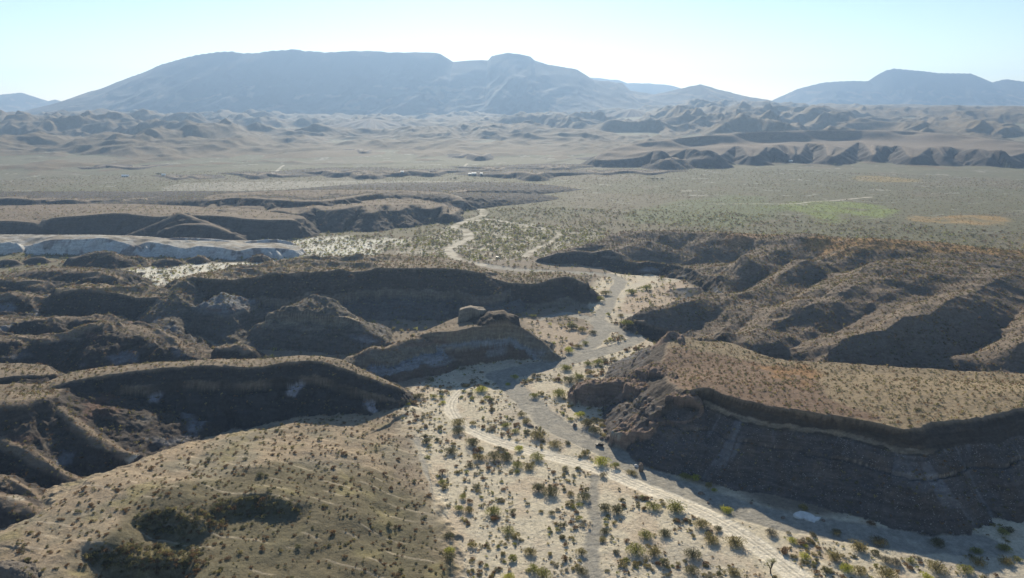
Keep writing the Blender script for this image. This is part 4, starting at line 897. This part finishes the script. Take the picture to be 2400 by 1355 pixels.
# tiny tufts on the foreground
x, y = fan(26000, 168, 430); oz = ground(x, y); ow = owner(x, y); vis, *_ = in_view(x, y, oz, 5)
keep = vis & (lookup(TRACK, x, y) < 0.1) & (lookup(GRAV, x, y) < 0.3) & (fbm(x, y, 12, 3, 511) > -0.12) & (lookup(cliff, x, y) < 0.9)
x, y, oz = x[keep], y[keep], oz[keep]
scatter_mesh('dry_grass', x, y, oz, rng.uniform(0.12, 0.34, len(x)), rng.choice(['gold', 'brown', 'rust', 'olive', 'grey', 'dark'], len(x)), 'dry grass tufts on the ground', 7, 0.5)
# hillsides, mesa tops and gullied slopes
hill_names = ['hillside', 'mesa', 'hill', 'ridge', 'butte', 'gullied_slope', 'mound', 'terrace', 'crag', 'ridge_spur', 'outcrop']
hid_ids = [i for nme in hill_names for i in ON.get(nme, [])]
x, y = fan(125000, 175, 760); ow = owner(x, y); oz = ground(x, y); vis, *_ = in_view(x, y, oz, 10)
sl_ = lookup(DROP, x, y); cfm = lookup(cliff, x, y)
den = np.where(cfm > 0.5, 0.42, 0.85) * (0.8 + 0.7 * fbm(x, y, 30, 3, 521)); den = np.where(np.isin(ow, [BUTTE]), den * .3, den)
steep = np.isin(ow, [RMESA, BUTTE]) & (sl_ > 0) & (sl_ < 7)
keep = np.isin(ow, hid_ids) & vis & (rng.random(len(x)) < den) & ~steep
x, y, oz, ow = x[keep], y[keep], oz[keep], ow[keep]
kd = rng.choice(['brown', 'dark', 'rust', 'olive', 'dark', 'dark'], len(x))
scatter_mesh('hillside_scrub', x, y, oz, rng.uniform(0.35, 1.05, len(x)) * (1 + (y > 450) * .3), kd, 'small dark shrubs covering the hills and mesa tops', 11, 0.46)
# valley mouth and wash banks beyond the crag
x, y = fan(60000, 400, 1000); ow = owner(x, y); oz = ground(x, y); vis, px, py = in_view(x, y, oz, 10)
t_ = np.maximum(np.maximum(lookup(TRACK, x, y), lookup(GRAV, x, y)), lookup(PATH, x, y))
g_ = np.maximum(lookup(w3, x, y), lookup(w2, x, y) * .6); w_ = lookup(w1, x, y)
den = 0.25 + 0.55 * g_ + 0.5 * fbm(x, y, 40, 3, 531) + 0.25 * (w_ > .5)
keep = (ow == 0) & vis & (t_ < 0.2) & (rng.random(len(x)) < den)
x, y, oz, g_, py = x[keep], y[keep], oz[keep], g_[keep], py[keep]
kd = np.where(rng.random(len(x)) < 0.3 + 0.4 * g_, rng.choice(['green', 'olive', 'green', 'dark'], len(x)), rng.choice(['dark', 'brown', 'olive', 'grey'], len(x)))
scatter_mesh('valley_scrub', x, y, oz, rng.uniform(0.7, 2.2, len(x)) ** 1.15, kd, 'olive and dark bushes spread over the valley mouth', 13, 0.46)
# plain
x, y = fan(90000, 850, 1700); ow = owner(x, y); oz = ground(x, y)
g_ = lookup(g1, x, y); g2_ = lookup(g2, x, y); o_ = lookup(o1, x, y)
keep = ((ow == 0) | (y > 800)) & (lookup(PATH, x, y) < 0.3) & (rng.random(len(x)) < 0.45 + 0.5 * fbm(x, y, 110, 3, 541) + .4 * g_ + .2 * g2_)
x, y, oz, g_, g2_, o_ = x[keep], y[keep], oz[keep], g_[keep], g2_[keep], o_[keep]
u = rng.random(len(x))
kd = np.where(u < g_ * .8, 'green', np.where(u < g2_ * .5, 'olive', np.where(u < o_ * .7, 'gold', rng.choice(['olive', 'brown', 'grey', 'dark'], len(x)))))
scatter_mesh('plain_scrub', x, y, oz, rng.uniform(0.6, 1.9, len(x)), kd, 'sparse scrub covering the wide plain', 5, 0.5)

# ---- boulders, slab, talus rubble
def rock_mesh(name, seed, sx, sy, sz, mat, sub=3, cut=7):
    g = random.Random(seed); bm = bmesh.new(); bmesh.ops.create_icosphere(bm, subdivisions=sub, radius=1.0)
    pl = [(Vector((g.gauss(0, 1), g.gauss(0, 1), g.gauss(0, 1))).normalized(), g.uniform(0.62, 0.9)) for _ in range(cut)]
    for v in bm.verts:
        for n_, d_ in pl:
            k = v.co.dot(n_) - d_
            if k > 0: v.co -= n_ * k * 0.9
        v.co *= 1 + 0.06 * math.sin(v.co.x * 7 + seed) * math.cos(v.co.y * 6 + v.co.z * 5)
        v.co.x *= sx; v.co.y *= sy; v.co.z *= sz
    me = bpy.data.meshes.new(name); bm.to_mesh(me); bm.free(); me.materials.append(mat)
    o = bpy.data.objects.new(name, me); C.objects.link(o); return o
def put(o, px, py, sink=0.2, rz=0.0):
    p = land(px, py); o.location = (p[0], p[1], float(ground(p[0], p[1])[0]) - sink); o.rotation_euler = (0, 0, rz); return p
o = rock_mesh('boulder', 5, 1.3, 1.4, 2.4, M_ROCK); p = put(o, 1502, 1104); o.location.z += 1.9; tag(o, 'tall brown upright boulder standing at the edge of the wash', 'boulder')
o = rock_mesh('boulder', 9, 1.1, 1.0, 0.8, M_ROCK); put(o, 1642, 1158); o.location.z += 0.5; tag(o, 'small grey boulder at the far edge of the dirt track', 'boulder')
o = rock_mesh('boulder', 12, 1.2, 1.0, 0.7, M_PALE); put(o, 1491, 1094); o.location.z += 0.4; tag(o, 'pale low boulder just left of the tall upright one', 'boulder')
o = rock_mesh('boulder', 14, 1.0, 1.2, 1.2, M_ROCK); put(o, 1347, 1000); o.location.z += 0.7; tag(o, 'brown boulder on the wash bank by the tall dark bush', 'boulder')
# pale slab: a low irregular sheet at the foot of the cliff
bm = bmesh.new()
prof = [(-4.9, 0.5), (-4.2, -0.9), (-2.9, -1.5), (-1.6, -1.4), (-1.1, -2.6), (0.6, -2.9), (1.5, -3.7), (2.0, -2.9), (3.4, -2.5), (4.9, -1.0), (3.2, -0.6), (1.8, 0.9), (0.3, 1.9), (-1.6, 2.1), (-3.6, 1.5)]
vt = [bm.verts.new((a, b * 1.0, 0.75 + 0.28 * math.sin(a * 1.3) * math.cos(b * 1.1) + b * 0.16)) for a, b in prof]
vb = [bm.verts.new((a * 1.03, b * 1.03, -1.2)) for a, b in prof]
bm.faces.new(vt); bm.faces.new(vb[::-1])
for i in range(len(prof)): bm.faces.new((vt[i], vb[i], vb[(i + 1) % len(prof)], vt[(i + 1) % len(prof)]))
bmesh.ops.recalc_face_normals(bm, faces=bm.faces)
bmesh.ops.triangulate(bm, faces=[f for f in bm.faces if len(f.verts) > 4])
me = bpy.data.meshes.new('pale_slab'); bm.to_mesh(me); bm.free(); me.materials.append(M_PALE)
o = bpy.data.objects.new('pale_slab', me); C.objects.link(o); put(o, 1890, 1212, 0.1); tag(o, 'pale white flat slab lying in the shadow at the cliff foot', 'rock slab')
# fallen blocks below the crag, each its own rock
blk = [(1480, 930), (1492, 938), (1500, 932), (1512, 945), (1524, 938), (1470, 950), (1450, 962), (1440, 990), (1455, 985), (1418, 1010), (1425, 1025), (1465, 970), (1530, 950), (1545, 960), (1505, 962), (1410, 1030), (1600, 1070), (1575, 1060), (1640, 1120), (1620, 1090), (1700, 1140), (1760, 1180), (1248, 1001), (1257, 1003), (1240, 998), (1650, 1160), (1665, 1172), (1660, 1180), (1835, 1215), (1930, 1222)]
rm = [rock_mesh('fallen_rock', 30 + k, 1, 0.8, 0.75, M_ROCK, 2, 6) for k in range(4)]
for k, (a, b) in enumerate(blk):
    o = rm[k] if k < 4 else bpy.data.objects.new('fallen_rock', rm[k % 4].data)
    if k >= 4: C.objects.link(o)
    s_ = random.uniform(0.7, 1.7) if b < 1040 else random.uniform(0.4, 0.9)
    put(o, a, b, -0.25 * s_, random.uniform(0, 6)); o.scale = (s_, s_, s_)
    if k < 16: tag(o, 'angular brown rock fallen on the slope of the broken crag', 'rock', 'rocks fallen from the crag')
    elif a < 1300: tag(o, 'small dark rock on the bank between track and gravel wash', 'rock', 'rocks on the bank')
    else: tag(o, 'loose rock lying at the foot of the dark cliff', 'rock', 'rocks at the cliff foot')
# rubble strewn on the shaded talus
x, y = fan(30000, 190, 380, 2, 40); ow = owner(x, y); dr = lookup(DROP, x, y)
keep = np.isin(ow, [RMESA] + ON['crag']) & (dr > 7); x, y = x[keep], y[keep]; oz = ground(x, y)
def rubble(name, x, y, z, r, label):
    base = np.array([(0, 0, .8), (1, 0, 0), (.2, .9, .1), (-.9, .3, 0), (-.4, -.9, .05), (.5, -.7, .2)]); f = np.array([(0, 1, 2), (0, 2, 3), (0, 3, 4), (0, 4, 5), (0, 5, 1)])
    rot = rng.uniform(0, 6.28, len(x)); c, s = np.cos(rot)[:, None], np.sin(rot)[:, None]
    X_ = (base[None, :, 0] * c - base[None, :, 1] * s) * r[:, None] + x[:, None]; Y_ = (base[None, :, 0] * s + base[None, :, 1] * c) * r[:, None] + y[:, None]; Z_ = base[None, :, 2] * r[:, None] + z[:, None] - .05
    V_ = np.stack([X_, Y_, Z_], -1).reshape(-1, 3); F_ = (np.arange(len(x))[:, None, None] * 6 + f[None]).reshape(-1, 3)
    o = mesh_np(name, V_, F_, None, M_RUB, False); o['kind'] = 'stuff'; o['label'] = label
M_RUB = noisy('rubble', (0.12, 0.10, 0.09), (0.36, 0.34, 0.32), 0.35)
rubble('rubble', x, y, oz, rng.uniform(0.08, 0.30, len(x)) ** 1.0, 'small stones strewn on the shaded talus')

# ---- bare branched tree by the track
def branch_tree(px, py, H, seed, label):
    p = land(px, py); root = empty('small_tree', (p[0], p[1], p[2] - 0.1))
    g = random.Random(seed); bm = bmesh.new(); tips = []
    def seg_(a, b, r0, r1):
        d = b - a; m = d.to_track_quat('Z', 'Y').to_matrix().to_4x4(); m.translation = (a + b) / 2
        bmesh.ops.create_cone(bm, cap_ends=True, segments=6, radius1=r0, radius2=r1, depth=d.length * 1.04, matrix=m)
    def grow(a, d, l_, r_, k):
        b = a + d * l_; seg_(a, b, r_, r_ * .7)
        if k == 0: tips.append(b); return
        for _ in range(3 if k > 1 else 2):
            nd = (d + Vector((g.uniform(-1, 1), g.uniform(-1, 1), g.uniform(-.35, .5))) * 0.85).normalized(); grow(b, nd, l_ * g.uniform(.6, .85), r_ * .62, k - 1)
    grow(Vector((0, 0, 0)), Vector((-.1, 0, 1)), H * .26, H * .045, 4)
    me = bpy.data.meshes.new('trunk'); bm.to_mesh(me); bm.free(); me.materials.append(M_BARK)
    t = bpy.data.objects.new('trunk', me); C.objects.link(t); t.parent = root
    gg = np.random.default_rng(seed); tp = np.array([list(b) for b in tips if b.x < H * .25 or g.random() < .3])
    n_ = len(tp) * 7; c = np.repeat(tp, 7, 0) + gg.normal(0, H * .05, (n_, 3)); d1 = gg.normal(0, .13, (n_, 3)); d2 = gg.normal(0, .13, (n_, 3))
    v = np.stack([c, c + d1, c + d2], 1).reshape(-1, 3)
    f = mesh_np('foliage', v, np.arange(len(v)).reshape(-1, 3), shade_cols('green', gg.uniform(.7, 1.3, n_).repeat(3), gg), M_LEAF, False, 'leaf'); f.parent = root
    tag(root, label, 'tree')
branch_tree(1806, 1345, 6.5, 3, 'small crooked tree with bare dark limbs beside the track at the bottom')

# ---- distant dark trees on the plain
def far_tree(px, py, r, label, n=500):
    p = land(px, py); root = empty('tree', (p[0], p[1], p[2]))
    f = bpy.data.objects.new('crown', crown_mesh('dark', 5, n, 0.12, 7, 1.3, 0.1)); C.objects.link(f); f.parent = root; f.scale = (r, r, r * .8); f.location = (0, 0, r * .12)
    stems_bm(3, r * .7, r * .7, 77, 'trunk', M_BARK, root); tag(root, label, 'tree')
far_tree(1067, 422, 5.2, 'dark round tree on the plain left of the white roofed farm'); far_tree(1057, 422, 3, 'smaller dark tree just left of the round tree on the plain')
far_tree(1957, 389, 6, 'lone dark tree on the plain under the notched terrace'); far_tree(371, 411, 5, 'dark tree beside the small far house on the left'); far_tree(377, 411, 4, 'lower dark tree to the right beside the small far house')
far_tree(1530, 423, 5, 'dark tree at the left end of the far tree row'); far_tree(1541, 423, 4.5, 'dark tree in the middle of the far tree row'); far_tree(1552, 423, 5, 'dark tree at the right end of the far tree row')

# ---- houses far off on the plain
M_WALL = noisy('plaster', (0.62, 0.60, 0.56), (0.74, 0.72, 0.68), 0.5); M_ROOF = simple('roof_sheet', (0.80, 0.80, 0.78), 0.5, 0.4); M_DK = simple('dark_opening', (0.03, 0.03, 0.035), 0.4)
def box(bm, x0, x1, y0, y1, z0, z1):
    v = [bm.verts.new(c) for c in ((x0, y0, z0), (x1, y0, z0), (x1, y1, z0), (x0, y1, z0), (x0, y0, z1), (x1, y0, z1), (x1, y1, z1), (x0, y1, z1))]
    for f in ((3, 2, 1, 0), (4, 5, 6, 7), (0, 1, 5, 4), (1, 2, 6, 5), (2, 3, 7, 6), (3, 0, 4, 7)): bm.faces.new([v[i] for i in f])
    return v
def part(name, bm, mat, parent, bevel=0.0):
    if bevel: bmesh.ops.bevel(bm, geom=list(bm.edges), offset=bevel, segments=2, affect='EDGES')
    me = bpy.data.meshes.new(name); bm.to_mesh(me); bm.free(); me.materials.append(mat)
    o = bpy.data.objects.new(name, me); C.objects.link(o); o.parent = parent; return o
def house(px, py, w, d, h, label):
    p = land(px, py); root = empty('house', (p[0], p[1], p[2] - 0.3), 0.1)
    bm = bmesh.new(); box(bm, -w / 2, w / 2, -d / 2, d / 2, 0, h); part('wall', bm, M_WALL, root)
    bm = bmesh.new(); e = .5; rh = d * .22
    a = [bm.verts.new(c) for c in ((-w / 2 - e, -d / 2 - e, h), (w / 2 + e, -d / 2 - e, h), (w / 2 + e, 0, h + rh), (-w / 2 - e, 0, h + rh), (w / 2 + e, d / 2 + e, h), (-w / 2 - e, d / 2 + e, h))]
    bm.faces.new((a[0], a[1], a[2], a[3])); bm.faces.new((a[3], a[2], a[4], a[5])); bm.faces.new((a[1], a[4], a[2])); bm.faces.new((a[0], a[3], a[5])); bm.faces.new((a[0], a[5], a[4], a[1])); part('roof', bm, M_ROOF, root)
    bm = bmesh.new(); box(bm, -.5, .5, -d / 2 - .06, -d / 2 + .1, 0, 2.1); part('door', bm, M_DK, root)
    for q in (-w * .3, w * .3):
        bm = bmesh.new(); box(bm, q - .6, q + .6, -d / 2 - .05, -d / 2 + .1, 1.1, 2.2); part('window', bm, M_DK, root)
    tag(root, label, 'house')
house(294, 415, 12, 8, 3.2, 'long low white roofed house alone on the far left plain'); house(384, 412, 7, 6, 3, 'small white house right of the dark trees on the far left plain')
house(1111, 410, 9, 7, 3.2, 'white roofed farm house near the middle of the far plain'); house(1101, 411, 6, 5, 2.8, 'small shed to the left of the white farm house'); house(1128, 410, 5, 5, 2.8, 'small hut to the right of the white farm house')
house(943, 407, 6, 5, 3, 'tiny white house at the foot of the low blue hills'); house(1853, 382, 8, 6, 3, 'pale house on the plain below the notched terrace')

# ---- vehicles
M_BLK = simple('black_paint', (0.015, 0.016, 0.018), 0.6, 0.25); M_GL = simple('window_glass', (0.02, 0.024, 0.03), 0.35, 0.3); M_TY = simple('rubber', (0.02, 0.02, 0.02), 0.9); M_RIM = simple('rim_metal', (0.35, 0.35, 0.36), 0.35, 0.5, 0.8)
M_WHT = simple('white_paint', (0.75, 0.75, 0.73), 0.4, 0.5); M_LAMP = simple('lamp_glass', (0.7, 0.7, 0.65), 0.15, 0.6); M_RED = simple('tail_lamp_glass', (0.35, 0.02, 0.02), 0.2, 0.6)
def cyl(bm, c, r, dpt, axis='Y', n=20):
    m = Matrix.Rotation(R(90), 4, 'X') if axis == 'Y' else Matrix.Identity(4); m.translation = c
    bmesh.ops.create_cone(bm, cap_ends=True, segments=n, radius1=r, radius2=r, depth=dpt, matrix=m)
def vehicle(px, py, rz, label, paint, roofm, k=1.0):
    p = land(px, py); root = empty('off_road_vehicle', (p[0], p[1], p[2]), rz); root.scale = (k, k, k)
    bm = bmesh.new()
    prof = [(-2.05, .55), (-2.1, 1.0), (-1.95, 1.08), (0.75, 1.08), (1.85, 0.98), (2.1, 0.85), (2.12, .5), (1.75, .48), (1.6, .78), (1.1, .78), (.95, .48), (-.85, .48), (-1.0, .78), (-1.5, .78), (-1.65, .48)]
    l_ = [bm.verts.new((a, -.85, b)) for a, b in prof]; r_ = [bm.verts.new((a, .85, b)) for a, b in prof]
    bm.faces.new(l_); bm.faces.new(r_[::-1])
    for i in range(len(prof)): bm.faces.new((l_[i], r_[i], r_[(i + 1) % len(prof)], l_[(i + 1) % len(prof)]))
    bmesh.ops.recalc_face_normals(bm, faces=bm.faces); part('body', bm, paint, root)
    bm = bmesh.new(); v = box(bm, -1.9, .75, -.78, .78, 1.08, 1.72)
    for q in v:
        if q.co.z > 1.5: q.co.y *= .86; q.co.x = q.co.x * .82 - .12
    part('window', bm, M_GL, root)
    bm = bmesh.new(); box(bm, -1.72, .52, -.69, .69, 1.72, 1.80); rf = part('roof', bm, roofm, root, .02)
    bm = bmesh.new()
    for yy_ in (-.55, .55): box(bm, -1.6, .4, yy_ - .03, yy_ + .03, 1.84, 1.90)
    for xx_ in (-1.5, -.9, -.3, .3): box(bm, xx_ - .03, xx_ + .03, -.55, .55, 1.81, 1.86)
    part('roof_rack', bm, M_BLK, rf)
    for a in (-1.25, 1.35):
        for b in (-.78, .78):
            bm = bmesh.new(); cyl(bm, (a, b, .38), .38, .24); w_ = part('wheel', bm, M_TY, root)
            bm = bmesh.new(); cyl(bm, (a, b * 1.02, .38), .2, .26, n=12); part('rim', bm, M_RIM, w_)
    for b in (-.6, .6):
        bm = bmesh.new(); cyl(bm, (0, 0, 0), .11, .06, n=14)
        for q in bm.verts: q.co = Vector((2.12 + q.co.y, b + q.co.x, .78 + q.co.z))
        part('headlight', bm, M_LAMP, root)
        bm = bmesh.new(); box(bm, -2.13, -2.08, b - .08, b + .08, .7, .9); part('tail_light', bm, M_RED, root)
    bm = bmesh.new(); box(bm, 2.1, 2.22, -.8, .8, .45, .62); part('bumper', bm, M_BLK, root, .02)
    tag(root, label, 'off-road vehicle')
vehicle(1405, 1046, 2.75, 'small black off-road vehicle parked on the grey gravel wash below the crag', M_BLK, M_BLK, 0.86)
vehicle(1167, 606, 0.05, 'dark off-road vehicle with a white roof on the pale ground where far tracks meet', M_BLK, M_WHT, 1.0)

# ---- the person standing at the bend of the track
def person(px, py, label):
    p = land(px, py); root = empty('person', (p[0], p[1], p[2]), R(200))
    J = {'pel': (0, 0, .95), 'ch': (0, .01, 1.25), 'nk': (0, 0, 1.47), 'hd': (0, .01, 1.60), 'ht': (0, .01, 1.72),
         'ls': (-.18, 0, 1.40), 'le': (-.25, -.02, 1.13), 'lh': (-.24, .06, .88), 'rs': (.18, 0, 1.40), 're': (.26, -.03, 1.14), 'rh': (.25, .05, .88),
         'lk': (-.11, .02, .50), 'la': (-.13, -.02, .09), 'lt': (-.14, .15, .04), 'rk': (.12, .01, .50), 'ra': (.15, -.01, .09), 'rt': (.17, .16, .04)}
    rad = {'pel': .145, 'ch': .15, 'nk': .06, 'hd': .095, 'ht': .075, 'ls': .065, 'le': .045, 'lh': .035, 'rs': .065, 're': .045, 'rh': .035, 'lk': .062, 'la': .045, 'lt': .04, 'rk': .062, 'ra': .045, 'rt': .04}
    E = [('pel', 'ch'), ('ch', 'nk'), ('nk', 'hd'), ('hd', 'ht'), ('ch', 'ls'), ('ls', 'le'), ('le', 'lh'), ('ch', 'rs'), ('rs', 're'), ('re', 'rh'), ('pel', 'lk'), ('lk', 'la'), ('la', 'lt'), ('pel', 'rk'), ('rk', 'ra'), ('ra', 'rt')]
    for s_, hk in ((-1, 'lh'), (1, 'rh')):
        hx, hy, hz0 = J[hk]
        for q in range(5):
            k1 = hk + str(q); k2 = k1 + 'b'; oy = (-.03 + q * .018) if q < 4 else .055; ln = (.085, .1, .095, .075, .05)[q]
            J[k1] = (hx, hy + oy, hz0 - .05 if q < 4 else hz0 - .01); J[k2] = (hx - s_ * .012, hy + oy + .01, J[k1][2] - ln); rad[k1] = .010; rad[k2] = .008; E += [(hk, k1), (k1, k2)]
    keys = list(J); me = bpy.data.meshes.new('body'); me.from_pydata([J[k] for k in keys], [(keys.index(a), keys.index(b)) for a, b in E], [])
    o = bpy.data.objects.new('body', me); C.objects.link(o); o.parent = root; me.materials.append(simple('skin', (0.35, 0.2, 0.13), 0.6))
    m = o.modifiers.new('skin', 'SKIN')
    bpy.context.view_layer.objects.active = o
    lay = me.skin_vertices[0] if me.skin_vertices else None
    if lay is None:
        bpy.context.view_layer.update(); lay = me.skin_vertices[0] if me.skin_vertices else None
    if lay:
        for i, k in enumerate(keys): lay.data[i].radius = (rad[k], rad[k])
        lay.data[0].use_root = True
    sb = o.modifiers.new('smooth', 'SUBSURF'); sb.levels = 1; sb.render_levels = 1
    def garment(name, rings, mat, arms=()):
        bm = bmesh.new()
        def tube(pts):
            prev = None
            for (cx, cy, cz, rx, ry) in pts:
                ring = [bm.verts.new((cx + rx * math.cos(a * math.pi / 6), cy + ry * math.sin(a * math.pi / 6), cz)) for a in range(12)]
                if prev:
                    for i in range(12): bm.faces.new((prev[i], prev[(i + 1) % 12], ring[(i + 1) % 12], ring[i]))
                prev = ring
        tube(rings)
        for a in arms: tube(a)
        part(name, bm, mat, root)
    dk = simple('dark_cloth', (0.03, 0.032, 0.04)); jn = simple('trouser_cloth', (0.05, 0.055, 0.075))
    garment('jacket', [(0, 0, .84, .19, .15), (0, 0, 1.0, .185, .145), (0, 0, 1.25, .205, .15), (0, 0, 1.40, .20, .12), (0, 0, 1.48, .08, .08)], dk,
            [[(s * .185, 0, 1.43, .05, .07), (s * .225, -.01, 1.28, .075, .075), (s * .26, -.02, 1.12, .065, .065), (s * .25, .04, .92, .05, .05)] for s in (-1, 1)])
    garment('trousers', [(0, 0, .80, .175, .14), (0, 0, .97, .175, .14)], jn, [[(s * .085, 0, .86, .10, .11), (s * .115, .02, .5, .08, .085), (s * .14, -.01, .1, .065, .075)] for s in (-1, 1)])
    garment('hat', [(0, .01, 1.66, .15, .15), (0, .01, 1.665, .105, .11), (0, .01, 1.77, .085, .09), (0, .01, 1.785, .01, .01)], dk)
    for s in (-1, 1):
        bm = bmesh.new(); box(bm, s * .145 - .05, s * .145 + .05, -.08, .2, 0, .1); part('shoe', bm, dk, root, .02)
    tag(root, label, 'person')
person(1075, 939, 'person in dark clothes standing on the inside of the track bend')
